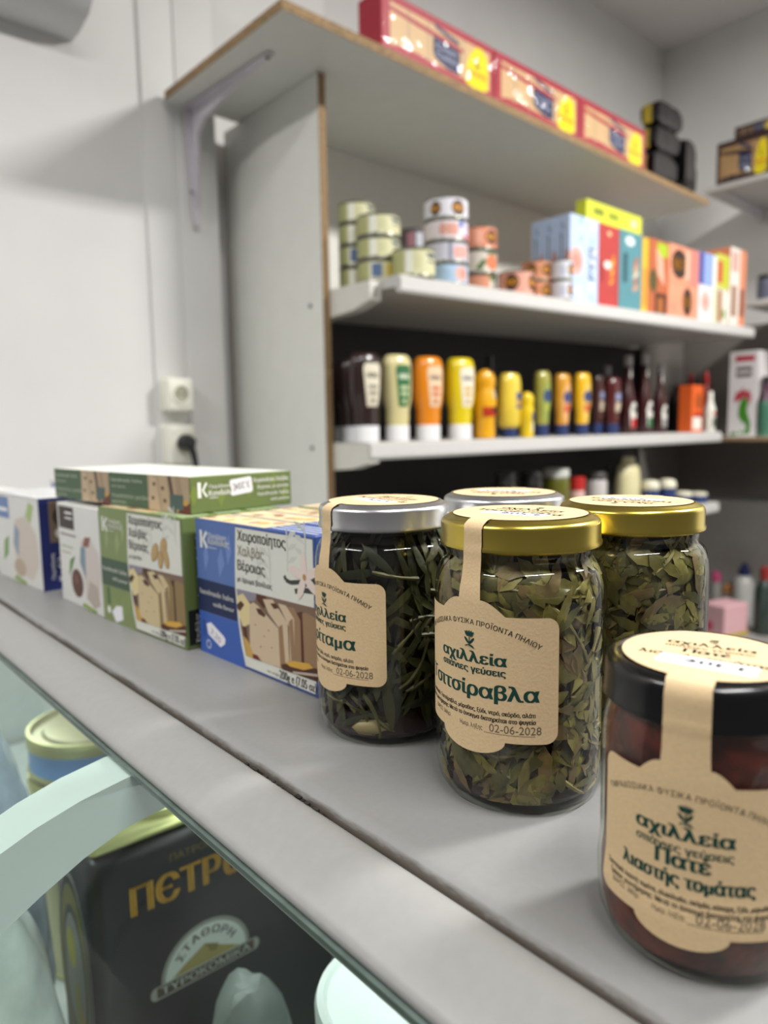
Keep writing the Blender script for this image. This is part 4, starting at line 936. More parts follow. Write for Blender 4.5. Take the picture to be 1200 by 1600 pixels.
def d_greensalmon(p, r, h):
    p.rect(-1.6*r, h*.10, 1.7*r, h*.90, ink('#d6cdc0')); p.ell(.50*r, h*.48, .45*r, h*.34, ink('#cf7a52'), 18); p.poly([(-.2*r, h*.1), (.1*r, h*.5), (-.1*r, h*.6), (-.5*r, h*.2)], ink('#4a6a3a')); p.rect(.1*r, h*.80, .8*r, h*.9, ink('#4a6a3a'))
def d_tri(p, r, h):
    p.rect(-1.6*r, h*.10, .3*r, h*.90, ink('#cf8f72')); p.rect(.3*r, h*.10, 1.7*r, h*.90, ink('#dcdccb')); p.rect(.5*r, h*.12, 1.0*r, h*.35, ink('#c9484a')); p.rect(.3*r, h*.7, .9*r, h*.9, ink('#5c7d4b'))
def d_copper(p, r, h): p.rect(-1.6*r, h*.08, 1.7*r, h*.92, ink('#cf8d68')); logo(p, .35*r, h*.52, .45*r, h*.30); logo(p, -.75*r, h*.52, .36*r, h*.30)
def d_pink(p, r, h): p.rect(-1.6*r, h*.08, 1.7*r, h*.92, ink('#dc9f8c')); logo(p, -.62*r, h*.52, .40*r, h*.33); logo(p, .72*r, h*.52, .40*r, h*.33)
def d_dark(p, r, h): p.rect(-1.6*r, h*.08, 1.7*r, h*.92, ink('#5d5258')); p.rect(-.7*r, h*.2, -.2*r, h*.85, ink('#a07078')); p.rect(-.1*r, h*.2, .35*r, h*.85, ink('#b9bcc4'))
def d_greylogo(p, r, h): p.rect(-1.6*r, h*.08, 1.7*r, h*.92, ink('#d5d6dc')); logo(p, .5*r, h*.5, .38*r, h*.33); p.rect(-.6*r, h*.2, -.1*r, h*.7, ink('#b9bccb'))
def stack(px, wpx, Y, top, draws, labels, bases, group):
    P, r = spot(px, wpx, 400, Y); zb = Z2(P.x+r)+.0005
    ztop = at(px, top, Y-r*.6).z; h = (ztop-zb)/len(draws)
    for i, (dr, lb_) in enumerate(zip(draws, labels)): can(lb_, group, px, wpx, Y, zb+i*h, h-.0004, dr, bases if isinstance(bases, str) else bases[i])
GC = 'tins of fish on the middle shelf'
o4 = ('bottom', 'second from bottom', 'third from bottom', 'topmost')
stack(558, 59, 1.345, 314, [d_yellow, d_blueyellow, d_yellow, d_yellow], ['pale yellow tin, %s of the leftmost stack of four' % q for q in o4], '#b7b68a', GC)
stack(592, 70, 1.262, 332, [d_blueyellow, d_yellow, d_yellow], ['pale yellow tin, %s of the stack of three beside the white side wall' % q for q in ('bottom', 'middle', 'topmost')], '#b7b68a', GC)
stack(646, 69, 1.178, 385, [d_yellow], ['single pale yellow tin standing at the shelf front corner'], '#b7b68a', GC)
stack(646, 50, 1.400, 355, [d_dark, d_dark], ['dark tin under another, half hidden behind the single yellow tin', 'dark red-grey tin atop another behind the single yellow tin'], '#4c454a', GC)
stack(697, 70, 1.200, 306, [d_sky, d_lilac, d_pinkwhite, d_white], ['light blue tin at the bottom of the tallest mixed stack', 'lilac tin with pink picture, second from bottom of the mixed stack', 'white tin with pink pictures, third from bottom of the mixed stack', 'white tin with dark oval logos on top of the mixed stack'], ['#b7cbe0', '#c9c8d4', '#dfd6da', '#e0dee6'], GC)
stack(747, 60, 1.275, 351, [d_tri, d_greensalmon, d_salmon], ['orange and white tin at the bottom of the salmon stack', 'white tin with salmon picture in the middle of the salmon stack', 'salmon-orange tin with dark oval logo on top of the salmon stack'], ['#cf8f72', '#d6cdc0', '#d98a6c'], GC)
stack(806, 58, 1.200, 421, [d_pink], ['single low pink tin with two oval logos right of the salmon stack'], '#dc9f8c', GC)
stack(838, 50, 1.225, 405, [d_copper, d_copper], ['lower copper-coloured tin of the pair before the blue boxes', 'upper copper-coloured tin of the pair before the blue boxes'], '#cf8d68', GC)
stack(878, 37, 1.170, 404, [d_greylogo, d_greylogo], ['lower small white tin in front of the blue carton', 'upper small white tin in front of the blue carton'], '#d5d6dc', GC)

# cartons on the middle shelf
def carton(label, x0, x1, top, Y, D, base_hex, draw, group='cartons on the middle shelf', zb=None, py=420, draw_side=None, off=0.0, name='carton_box'):
    A = at(x0, py, Y); B_ = at(x1, py, Y); W = B_.x-A.x-.0012; z0 = (Z2(B_.x)+.0006) if zb is None else zb
    H = at((x0+x1)/2, top, Y).z-z0
    t = thing(name, label, 'box', (A.x, Y+off, z0), group=group)
    m = MB(); m.box((0, 0, 0), (W, D, H), mat('carton_'+base_hex.lstrip('#'), base_hex, 0.45, 0, 0.02, 30), .0008, 1)
    p = Print(); draw(p, W, H); m.prt(p, planemap((0, 0, 0), (1, 0, 0), (0, 0, 1), (0, -1, 0)), base=.0002, eps=.0001)
    if draw_side:
        p = Print(); draw_side(p, D, H); m.prt(p, planemap((0, D, 0), (0, -1, 0), (0, 0, 1), (-1, 0, 0)), base=.0002, eps=.0001)
    m.build('carton', t, smooth=False)
    return t, z0+H
def c_rice(p, W, H):
    g = random.Random(4)
    for k in range(16): p.ell(W*g.uniform(.08, .92), H*g.uniform(.05, .95), W*.09, H*.035, ink(g.choice(['#9db8e0', '#e6eaf2', '#b3c6e6'])), 10, g.uniform(0, 3))
    p.ell(W*.22, H*.48, W*.24, H*.16, ink('#d9a79b'), 20); p.ell(W*.22, H*.48, W*.14, H*.09, ink('#c98d80'), 16); p.text('ΡΥΖΙ', W*.86, H*.30, W*.20, ink('#3b4764'), H*.36, rot=math.pi/2, bold=.001)
def c_riceside(p, W, H):
    g = random.Random(9)
    for k in range(12): p.ell(W*g.uniform(.08, .92), H*g.uniform(.05, .95), W*.07, H*.04, ink(g.choice(['#8199be', '#c9d2e2'])), 10)
    p.ell(W*.8, H*.46, W*.20, H*.15, ink('#c98d80'), 20); p.rect(W*.30, H*.45, W*.40, H*.8, ink('#48536c'))
def c_red(p, W, H):
    p.ell(W*.45, H*.52, W*.20, H*.05, ink('#f0e0d8'), 14)
    for k in range(6): p.poly([(W*(.50+.03*k), H*(.28+.06*k)), (W*(.66+.03*k), H*(.30+.06*k)), (W*(.78), H*(.36+.06*k)), (W*.60, H*(.34+.06*k))], ink(('#d9a03c', '#c9772c')[k % 2]))
    p.rect(W*.12, H*.30, W*.22, H*.55, ink('#7a2026')); p.ell(W*.5, H*.9, W*.10, H*.03, ink('#d6c08c'), 10)
def c_teal(p, W, H):
    p.ell(W*.45, H*.88, W*.20, H*.06, ink('#dfe8e8'), 14); p.rect(W*.18, H*.35, W*.34, H*.72, ink('#23434e'))
    for k in range(5): p.poly([(W*.60, H*(.25+.08*k)), (W*.86, H*(.30+.09*k)), (W*.80, H*(.36+.09*k)), (W*.62, H*(.31+.08*k))], ink(('#c9906c', '#a86a4c', '#d9c0a0')[k % 3]))
def c_lime(p, W, H): p.text('ΠΡΟΣΦΟΡΑ', W*.10, H*.35, H*.34, ink('#77803a'), W*.60, bold=.0004) if False else p.rect(W*.12, H*.35, W*.30, H*.70, ink('#7f8a2c')); p.rect(W*.38, H*.35, W*.56, H*.70, ink('#8d9a2c')); p.rect(W*.80, H*.30, W*.90, H*.70, ink('#dfe2b0'))
def c_yel(p, W, H): p.rect(W*.2, H*.1, W*.8, H*.6, ink('#d98a3a'))
def c_salm(p, W, H):
    p.rect(0, 0, W, H*.99, ink('#b5623c')); p.poly([(W*.40, H*.97), (W, H*.97), (W, H*.80), (W*.5, H*.78)], ink('#a6bc2a')); p.ell(W*.25, H*.45, W*.20, H*.16, ink('#4f4a22'), 16); p.poly([(W*.35, H*.9), (W*.75, H*.75), (W*.85, H*.4), (W*.45, H*.55)], ink('#d9a58e')); p.rect(W*.35, 0, W*.95, H*.30, ink('#452318')); p.rect(W*.5, H*.04, W*.8, H*.24, ink('#a5602c'))
def c_oval(p, W, H): p.rect(W*.70, 0, W, H, ink('#cf7f74')); logo(p, W*.34, H*.50, W*.26, H*.40); p.rect(W*.55, H*.15, W*.68, H*.9, ink('#e6b59c'))
def c_vert(p, W, H): logo(p, W*.64, H*.50, W*.16, H*.42); p.rect(W*.06, H*.1, W*.3, H*.4, ink('#c98a70'))
def c_blue(p, W, H): p.rect(0, 0, W*.25, H, ink('#4d4a94')); p.rect(W*.25, 0, W*.8, H, ink('#8da3d6')); p.rect(W*.8, 0, W, H, ink('#e4e2e4'))
def c_circ(p, W, H): p.ell(W*.40, H*.55, W*.28, H*.30, ink('#d9b0a4'), 18); p.ell(W*.40, H*.55, W*.14, H*.15, ink('#c99488'), 14); p.rect(W*.85, 0, W, H, ink('#cfd6a8'))
def c_flag(p, W, H): p.rect(W*.05, H*.15, W*.45, H*.80, ink('#c0503c')); p.rect(W*.45, H*.05, W*.95, H*.9, ink('#b9c034'))
def c_bot(p, W, H): p.rect(W*.10, H*.05, W*.45, H*.95, ink('#a0683c')); p.ell(W*.65, H*.3, W*.14, H*.15, ink('#6f8a3c'), 12); p.rect(W*.80, H*.2, W, H*.9, ink('#e0e4d8'))
def c_pk(p, W, H): p.rect(0, 0, W*.62, H, ink('#dfd6cc')); p.rect(W*.15, H*.12, W*.42, H*.52, ink('#8a5a3c')); p.rect(W*.62, 0, W, H, ink('#d98562')); p.rect(W*.66, H*.14, W*.92, H*.5, ink('#7d4630')); p.rect(W*.1, H*.7, W*.5, H*.95, ink('#c9a094'))
A_ = at(890, 420, 1.165); dep = (atx(830, 420, A_.x).y-1.165)/3
for i, lb_ in enumerate(('blue and white carton with pink disc, first of its row', 'blue and white carton directly behind the first blue one', 'blue and white carton at the back of the blue row')):
    t_, ztop_ = carton(lb_, 890, 935, 339, 1.165, dep-.001, '#b9cbe8', c_rice, draw_side=c_riceside, off=i*dep)
_, zr = carton('red carton between the blue and the teal cartons', 935.5, 967, 352, 1.165, .12, '#b23532', c_red)
_, zt2 = carton('teal carton right of the red carton', 967.5, 1003, 362, 1.165, .12, '#4f8791', c_teal)
zl = max(zr, zt2)+.0008
carton('lime yellow carton lying across the red and teal cartons', 916, 1003, 325, 1.172, .035, '#d3d635', c_lime, zb=zl, py=345)
carton('narrow yellow carton right of the teal carton', 1003.5, 1013, 371, 1.165, .12, '#dfb32a', c_yel)
carton('brown and salmon carton with a lime top corner', 1013.5, 1044, 375, 1.165, .10, '#b5623c', c_salm)
_, zq = carton('lower salmon multipack with a vertical oval logo', 1045, 1092, 444, 1.160, .09, '#dd9272', c_vert)
carton('upper salmon multipack with a large dark oval logo', 1045, 1092, 386, 1.160, .09, '#dd9272', c_oval, zb=zq+.0006)
_, zq = carton('lower white carton with a pink disc, under the blue one', 1093, 1120, 447, 1.160, .09, '#dcd8da', c_circ)
carton('upper blue and white carton at the right of the shelf', 1093, 1120, 396, 1.160, .09, '#c9d2e8', c_blue, zb=zq+.0006)
_, zq = carton('lower white and brown carton below the red and lime one', 1121, 1140, 452, 1.160, .09, '#d6d4c4', c_bot)
carton('upper red and lime carton near the right end', 1121, 1140, 398, 1.160, .09, '#c3c44c', c_flag, zb=zq+.0006)
carton('tall white and salmon carton at the right end of the shelf', 1141, 1166, 389, 1.160, .10, '#d98562', c_pk)

# ------------------------------------------------------------------ sauces on the lower shelf
def sauce(name, label, px, wpx, top, Y, prof, mats, draw=None, cat='bottle', sy=.64, zb=None, group='sauce bottles on the lower shelf', cap=None, wf=1.16, th0=-90, n=32, neck=None):
    """prof: (r, z) in fractions of half width and height; cap: (z0, z1, material) turned into its own part"""
    P, r = spot(px, wpx, 640, Y); a = r*wf if sy < .95 else r; z0 = (Z3+.0006) if zb is None else zb
    H = at(px, top, Y).z-z0
    t = thing(name, label, cat, (P.x, P.y, z0), group=group)
    body = [(q*a, z*H) for q, z in prof]
    def seg(lo, hi): return [(q, z) for q, z in body if lo*H-1e-6 <= z <= hi*H+1e-6]
    m = MB()
    if cap:
        c0, c1, cm = cap
        bd = seg(c1, 1.0) if c0 == 0 else seg(0, c0)
        m.lathe(([(0, bd[0][1])] if bd[0][0] > 0 else [])+bd+([(0, bd[-1][1])] if bd[-1][0] > 0 else []), mats, n, sy=sy)
    else: m.lathe([(0, 0)]+body+[(0, body[-1][1])], mats, n, sy=sy)
    m.build('body', t)
    if cap:
        m = MB(); cp = seg(c0, c1); m.lathe([(0, cp[0][1])]+cp+[(0, cp[-1][1])], cm, n, sy=sy); m.build('cap', t)
    if draw:
        p = Print(); draw(p, a, H); m = MB(); m.prt(p, lathemap(body, d2r(th0), 1, sy, a), du=a*.15, dv=H*.05, base=.0004, eps=.00015); m.build('label', t, ang=80)
    if neck:
        p = Print(); neck(p, a, H); m = MB(); m.prt(p, lathemap(body, d2r(th0), 1, sy, a), du=a*.10, dv=H*.05, base=.0004); m.build('neck_label', t, ang=80)
    return t
SQ = [(.78, 0), (.80, .01), (.80, .185), (.74, .19), (.80, .26), (.80, .36), (.96, .48), (1.0, .60), (1.0, .80), (.97, .90), (.88, .965), (.70, .995), (0.45, 1.0)]
def keystone(c1, c2, word, cw):
    def d(p, a, H):
        k = lambda s, y0, y1, tw, bw: [(-bw*a*s, H*y0), (bw*a*s, H*y0), (tw*a*s, H*(y1-.05)), (tw*a*s*.8, H*y1), (-tw*a*s*.8, H*y1), (-tw*a*s, H*(y1-.05))]
        p.poly(k(1, .40, .88, .62, .42), ink(c1)); p.text(word, 0, H*.72, H*.055, ink(cw), a*.80, 'c', .0006)
        p.rect(-.30*a, H*.60, .30*a, H*.64, ink(c2)); p.rect(-.28*a, H*.53, .28*a, H*.57, ink(c2)); p.rect(-.14*a, H*.44, .14*a, H*.49, ink(c2))
    return d
wcap = mat('white_cap', '#dedee0', 0.4, 0, 0.0); bcap = mat('navy_cap', '#1f2f5c', 0.4, 0, 0.0)
def pl(name, h): return mat(name, h, 0.25, 0, 0.02, 20, 0, 0.3)
sq = lambda label, px, w, top, Y, mm, dr, cp=wcap: sauce('squeeze_bottle', label, px, w, top, Y, SQ, mm, dr, cap=(0, .185, cp))
brown_s = pl('brown_sauce', '#2a1917')
sq('dark brown sauce bottle deepest in the left corner', 540, 44, 566, 1.42, brown_s, keystone('#b8b09c', '#6b6154', 'HEINZ', '#4a4034'))
sq('dark brown sauce bottle half hidden behind the labelled brown one', 553, 46, 560, 1.345, brown_s, keystone('#b8b09c', '#6b6154', 'HEINZ', '#4a4034'))
sq('dark brown sauce bottle with a cream label in the front row', 572, 50, 552, 1.262, brown_s, keystone('#d6ceb9', '#8a8472', 'HEINZ', '#4a4034'))
sq('pale cream sauce bottle with a green label', 621, 46, 555, 1.262, pl('cream_sauce', '#cfc48f'), keystone('#33693f', '#b9c99a', 'HEINZ', '#dfe6cf'))
sq('orange sauce bottle with a pale label', 669, 49, 558, 1.262, pl('orange_sauce', '#dd8313'), keystone('#dfc3a0', '#c85a34', 'HEINZ', '#5a4a50'))
sq('bright yellow mustard bottle with a white label and cap', 719, 48, 560, 1.262, pl('yellow_mustard', '#d9c211'), keystone('#e3dac6', '#c9a24a', 'HEINZ', '#4a5068'))
BEAR = [(.72, 0), (.85, .02), (.84, .30), (.88, .33), (.95, .40), (.95, .55), (.86, .66), (.78, .72), (.86, .79), (.88, .87), (.70, .95), (.34, .985), (.30, 1.0)]
def d_bear(p, a, H): p.rect(-.96*a, H*.31, .92*a, H*.72, ink('#e0a213')); p.rect(-.95*a, H*.32, .9*a, H*.46, ink('#b3331c')); p.ell(.2*a, H*.42, .30*a, H*.05, ink('#3a2016'), 14); p.rect(.1*a, H*.58, .55*a, H*.70, ink('#c8b89a'))
sauce('squeeze_bottle', 'amber honey bottle with a round head and red band', 757, 35, 578, 1.255, BEAR, pl('amber_honey', '#e0a213'), d_bear, sy=.9)
sauce('sauce_bottle', 'dark bottle with black cap behind the amber honey bottle', 765, 26, 556, 1.40, [(.9, 0), (1, .02), (1, .6), (.7, .75), (.4, .85), (.4, 1)], pl('dark_sauce', '#1b1312'), sy=1)
SQ2 = [(.70, 0), (.72, .01), (.72, .15), (.80, .16), (1.0, .22), (1.0, .60), (.94, .85), (.88, .93), (.72, .985), (.40, 1.0)]
def d_sun(p, a, H): p.rect(-.05*a, H*.45, .75*a, H*.70, ink('#3c4a7c')); p.rect(0, H*.50, .7*a, H*.58, ink('#c9a05c'))
sauce('squeeze_bottle', 'pale yellow mayonnaise bottle with a navy cap', 796, 40, 583, 1.262, SQ2, pl('pale_mayo', '#dfc443'), d_sun, cap=(0, .15, bcap))
def d_sml(p, a, H): p.rect(-.1*a, H*.36, .75*a, H*.56, ink('#4a5270')); p.rect(-.1*a, H*.12, .7*a, H*.34, ink('#e0d6b0'))
sauce('squeeze_bottle', 'small bright yellow mustard bottle at the shelf edge', 823, 23, 613, 1.235, BEAR, pl('bright_mustard', '#e5c51a'), d_sml, sy=.9)
def d_mayo(c):
    def d(p, a, H): p.ell(0, H*.52, .72*a, H*.33, ink(c), 22); p.ell(0, H*.62, .55*a, H*.10, ink('#2f4272'), 18); p.rect(-.4*a, H*.38, .4*a, H*.50, ink('#c9583c' if c != '#8f9a4c' else '#a9b04c'))
    return d
sq('olive-green topped sauce bottle with navy cap and oval label', 847, 29, 580, 1.300, pl('olive_mayo', '#9a9440'), d_mayo('#8f9a4c'), bcap)
sq('amber sauce bottle with navy cap between olive and yellow ones', 878, 30, 584, 1.300, pl('amber_mayo', '#c98f2c'), d_mayo('#d9a56c'), bcap)
sq('golden yellow sauce bottle with navy cap in the middle of the shelf', 909, 31, 583, 1.300, pl('golden_mayo', '#dfae1c'), d_mayo('#e0b95c'), bcap)
def d_bbq(p, a, H): p.ell(0, H*.55, .7*a, H*.28, ink('#5a3a34'), 20); p.rect(-.4*a, H*.60, .4*a, H*.72, ink('#8a93b5')); p.rect(-.4*a, H*.40, .4*a, H*.56, ink('#c9b9a4'))
sq('dark barbecue sauce bottle with navy cap beside the golden one', 934, 24, 586, 1.330, pl('bbq_sauce', '#3a1c18'), d_bbq, bcap)
sq('dark red sauce bottle with a pale blue label and navy cap', 957, 30, 590, 1.300, pl('red_sauce', '#4d1516'), d_bbq, bcap)
KET = [(.90, 0), (1.0, .02), (1.0, .30), (.92, .42), (.66, .56), (.46, .66), (.40, .72), (.38, .86), (.46, .865), (.46, .99), (.40, 1.0)]
ket = pl('ketchup_glass', '#3a1414'); silv = mat('foil_cap', '#b9b5b6', 0.35, 0.3, 0.02)
def d_ket(c):
    def d(p, a, H): p.poly([(-.55*a, H*.08), (.55*a, H*.08), (.72*a, H*.30), (.4*a, H*.40), (-.4*a, H*.40), (-.72*a, H*.30)], ink('#d8d4cc')); p.rect(-.5*a, H*.08, .5*a, H*.20, ink(c)); p.ell(.0, H*.31, .28*a, H*.045, ink('#3b3a38'), 14)
    return d
def d_neck(p, a, H): p.rect(-.40*a, H*.72, .40*a, H*.84, ink('#cfcac4'))
for px, w_, tp, c_, lb_ in ((980, 28, 556, '#b3262a', 'ketchup glass bottle with red-edged white label'), (1006, 27, 553, '#2f6a44', 'ketchup glass bottle with green-edged white label'), (1030, 24, 568, '#8a8a88', 'slimmer ketchup glass bottle with plain white label')):
    sauce('sauce_bottle', lb_, px, w_, tp, 1.30, KET, ket, d_ket(c_), sy=1, cap=(.865, 1.0, silv), neck=d_neck)
for px, tp in ((948, 572), ):
    sauce('sauce_bottle', 'ketchup glass bottle standing behind the dark red sauce', px, 24, tp, 1.42, KET, ket, d_ket('#8a8a88'), sy=1, cap=(.865, 1.0, silv), neck=d_neck)
def d_soy(p, a, H): p.rect(-.6*a, H*.22, .75*a, H*.58, ink('#b59a4c')); p.rect(-.6*a, H*.22, .75*a, H*.34, ink('#3d6a48')); p.ell(.1*a, H*.78, .5*a, H*.05, ink('#b98a6c'), 14)
sauce('sauce_bottle', 'black soy sauce bottle with a yellow and green label', 1060, 32, 603, 1.345, [(.9, 0), (1, .02), (1, .68), (.8, .80), (.42, .90), (.42, 1)], pl('soy_black', '#16110f'), d_soy, sy=.9)
redcap = mat('red_cap', '#a3181c', 0.4)
sauce('sauce_bottle', 'red-capped chilli bottle half hidden behind the orange box', 1102, 15, 580, 1.36, [(.9, 0), (1, .02), (1, .60), (.8, .70), (.5, .78), (.6, .785), (.55, .92), (.25, 1.0)], pl('chilli_red', '#7a1c18'), None, sy=1, cap=(.785, 1.0, redcap))
sauce('sauce_bottle', 'red-capped chilli bottle behind the black soy bottle', 1078, 15, 582, 1.40, [(.9, 0), (1, .02), (1, .60), (.8, .70), (.5, .78), (.6, .785), (.55, .92), (.25, 1.0)], pl('chilli_red', '#7a1c18'), None, sy=1, cap=(.785, 1.0, redcap))
def c_chili(p, W, H): p.ell(W*.62, H*.66, W*.28, H*.18, ink('#9a4a1c'), 16); p.rect(W*.1, H*.06, W*.9, H*.32, ink('#e2ddd4')); p.rect(W*.3, H*.32, W*.95, H*.42, ink('#a32a1c'))
carton('small orange carton on the lower shelf near its right end', 1081, 1098, 602, 1.225, .05, '#dd5f24', c_chili, group=None, zb=Z3+.0006, py=640)
def d_wht(p, a, H): p.rect(-.6*a, H*.12, .6*a, H*.35, ink('#4a5a4a')); p.rect(-.5*a, H*.4, .5*a, H*.5, ink('#a33a30'))
sauce('sauce_bottle', 'short white bottle with a red stripe at the lower shelf end', 1109, 19, 612, 1.225, [(.95, 0), (1, .02), (1, .55), (.6, .72), (.5, .78), (.5, .98), (.45, 1)], pl('white_bottle', '#d9d6cc'), d_wht, sy=1)

# ------------------------------------------------------------------ shelf below, mostly hidden behind the jars
GB = 'jars on the bottom shelf'
JR = [(.95, 0), (1, .02), (1, .78), (.90, .84), (.96, .85), (.96, .98), (.9, 1.0)]
def low(label, px, w_, tp, body, cp, Y=1.30, prof=JR, cut=.85, sy=1, draw=None, name='food_jar', cat='jar'):
    sauce(name, label, px, w_, tp, Y, prof, body, draw, cat, sy, Z4+.0006, GB, cap=(cut, 1.0, cp))
dk = pl('dark_preserve', '#1d1a12'); bl = mat('black_cap', '#141414', 0.4); gh = pl('gherkin_jar', '#5d5c1c')
low('dark jar with a black lid, leftmost behind the silver lid', 790, 36, 738, dk, bl)
low('dark jar with a black lid, next to the gherkin jar', 832, 36, 737, dk, bl)
low('green gherkin jar with a white lid behind the preserve jars', 871, 42, 732, gh, mat('pale_lid', '#b9bab4', 0.4))
low('jar with a bright red lid on the bottom shelf', 903, 26, 745, pl('pink_jar', '#c9a49c'), mat('bright_red_lid', '#b52420', 0.35), cut=.70, prof=[(.95, 0), (1, .02), (1, .66), (.9, .69), (1.0, .70), (1.0, .98), (.9, 1.0)])
low('jar with a grey-white body right of the red lid', 934, 34, 738, pl('grey_white_jar', '#b9b5b2'), mat('dark_lid', '#3a3634', 0.4))
BOT = [(.95, 0), (1, .02), (1, .55), (.85, .70), (.55, .80), (.55, .86), (.6, .87), (.6, .99), (.5, 1.0)]
low('dark brown bottle between the white jar and the cream bottle', 957, 30, 728, dk, bl, Y=1.36, prof=BOT, cut=.87, name='sauce_bottle', cat='bottle')
low('tall cream plastic bottle on the bottom shelf', 984, 44, 714, pl('cream_plastic', '#cfc79c'), mat('cream_cap', '#d6d0a8', 0.4), prof=[(.95, 0), (1, .02), (1, .60), (.9, .78), (.6, .90), (.5, .93), (.5, .99), (.45, 1.0)], cut=.93, name='plastic_bottle', cat='bottle', sy=.7)
for px, tp, lb_ in ((1020, 750, 'first cream-lidded navy jar right of the cream bottle'), (1046, 748, 'second cream-lidded navy jar right of the cream bottle'), (1072, 767, 'third cream-lidded navy jar, set lower toward the shelf end'), (1096, 768, 'fourth cream-lidded navy jar at the end of the bottom shelf')):
    low(lb_, px, 29, tp, pl('navy_jar', '#2b3a68'), mat('cream_dome', '#d9d4bd', 0.4), Y=1.25, prof=[(.95, 0), (1, .02), (1, .62), (.95, .70), (1.0, .72), (.98, .88), (.8, .97), (.4, 1.0)], cut=.70)

# ------------------------------------------------------------------ red cracker packets on the long shelf
ba = math.radians(1.0); bO = Vector((0.813, 1.187)); zt_ = 0.8024
def onboard(s, d): return (bO.x+math.cos(ba)*s-math.sin(ba)*d, bO.y+math.sin(ba)*s+math.cos(ba)*d, zt_)
film = glass('packet_film', '#ffffff', 0.05, 1.30)
def crackers(p, W, H, red, tan):
    p.rect(0, 0, W, H, ink(red)); p.poly([(W*.06, H*.10)]+[(W*(.06+.90*k/12), H*(.10+.09*math.sin(math.pi*(k/12)**.6)*(1-k/12)+.02)) for k in range(13)]+[(W*.96, H*.86), (W*.06, H*.86)], ink(tan))
    for a in (.20, .37, .69): p.rect(W*a, H*.14, W*(a+.022), H*.86, ink('#b59a78'))
    p.poly([(W*.06, H*.72), (W*.30, H*.66), (W*.60, H*.62), (W*.70, H*.60), (W*.70, H*.66), (W*.60, H*.70), (W*.30, H*.75), (W*.06, H*.79)], ink(red))
    p.poly([(W*.42, H*.90), (W*.52, H*.84), (W*.66, H*.78), (W*.66, H*.70), (W*.54, H*.74), (W*.44, H*.82)], ink('#333a5c'))
    p.poly([(W*.42, H*.66), (W*.665, H*.60), (W*.665, H*.16), (W*.56, H*.16), (W*.44, H*.26), (W*.42, H*.34)], ink('#2c3152'))
    p.text('Cream', W*.45, H*.46, H*.10, ink('#aab0c9'), W*.18, bold=.0008); p.text('Crackers', W*.45, H*.31, H*.10, ink('#aab0c9'), W*.19, bold=.0008)
    p.text('Παπαδοπούλου', W*.43, H*.68, H*.045, ink('#e3b9b9'), W*.22) if False else None
    p.poly([(W*.72, H*.10), (W*.73, H*.45), (W*.77, H*.70), (W*.83, H*.86), (W*.88, H*.86), (W*.93, H*.75), (W*.945, H*.40), (W*.94, H*.12), (W*.90, H*.06), (W*.78, H*.05)], ink('#ecd61c', 0.3))
    p.poly([(W*.82, H*.66), (W*.835, H*.66), (W*.835, H*.52), (W*.855, H*.50), (W*.85, H*.44), (W*.82, H*.46)], ink('#4a4a1c'))
    for k in range(5): p.rect(W*(.735+.04*k), H*.30, W*(.763+.04*k), H*.37, ink('#d06a1c'))
    p.rect(W*.73, H*.25, W*.94, H*.265, ink('#a9a81c'))
def cracker_packet(label, s, W, H, D, pal=('#a32a3a', '#cda97c'), loc=None, rz=ba, name='cracker_packet', group='red cracker packets on the long shelf', sq=0.004):
    t = thing(name, label, 'packet', loc or onboard(s, 0.012), rz, group)
    m = MB(); m.box((0, 0, 0), (W, D, H), mat('packet_'+pal[0].lstrip('#'), pal[0], 0.5, 0, 0.03, 30, 0, 0, 0.3), .004, 2)
    p = Print(); crackers(p, W-.006, H-.006, *pal); m.prt(p, planemap((.003, 0, .003), (1, 0, 0), (0, 0, 1), (0, -1, 0)), base=.0002, eps=.0001)
    m.build('pack', t, smooth=False)
    # crinkled clear film stretched over the front and left end
    g = random.Random(label); m = MB(); n, q = 26, 9; k = m.mi(film)
    n, q = 60, 9; V = [[m.bm.verts.new((W*i/n, -.0025-.0042*abs(math.sin(i*1.3+g.uniform(-.9, .9)+j*.35))*(0 if j in (0, q) else 1)-.0025*g.random(), H*j/q)) for j in range(q+1)] for i in range(n+1)]
    for i in range(n):
        for j in range(q): m.bm.faces.new((V[i][j], V[i+1][j], V[i+1][j+1], V[i][j+1]))
    m.build('clear_film', t)
    return t
for i, lb_ in enumerate(('red cracker packet at the left end of the long shelf, glinting film', 'red cracker packet in the middle of the three', 'red cracker packet on the right, beside the black packets')):
    cracker_packet(lb_, .262+.3795*i, .3775, .124, .075)
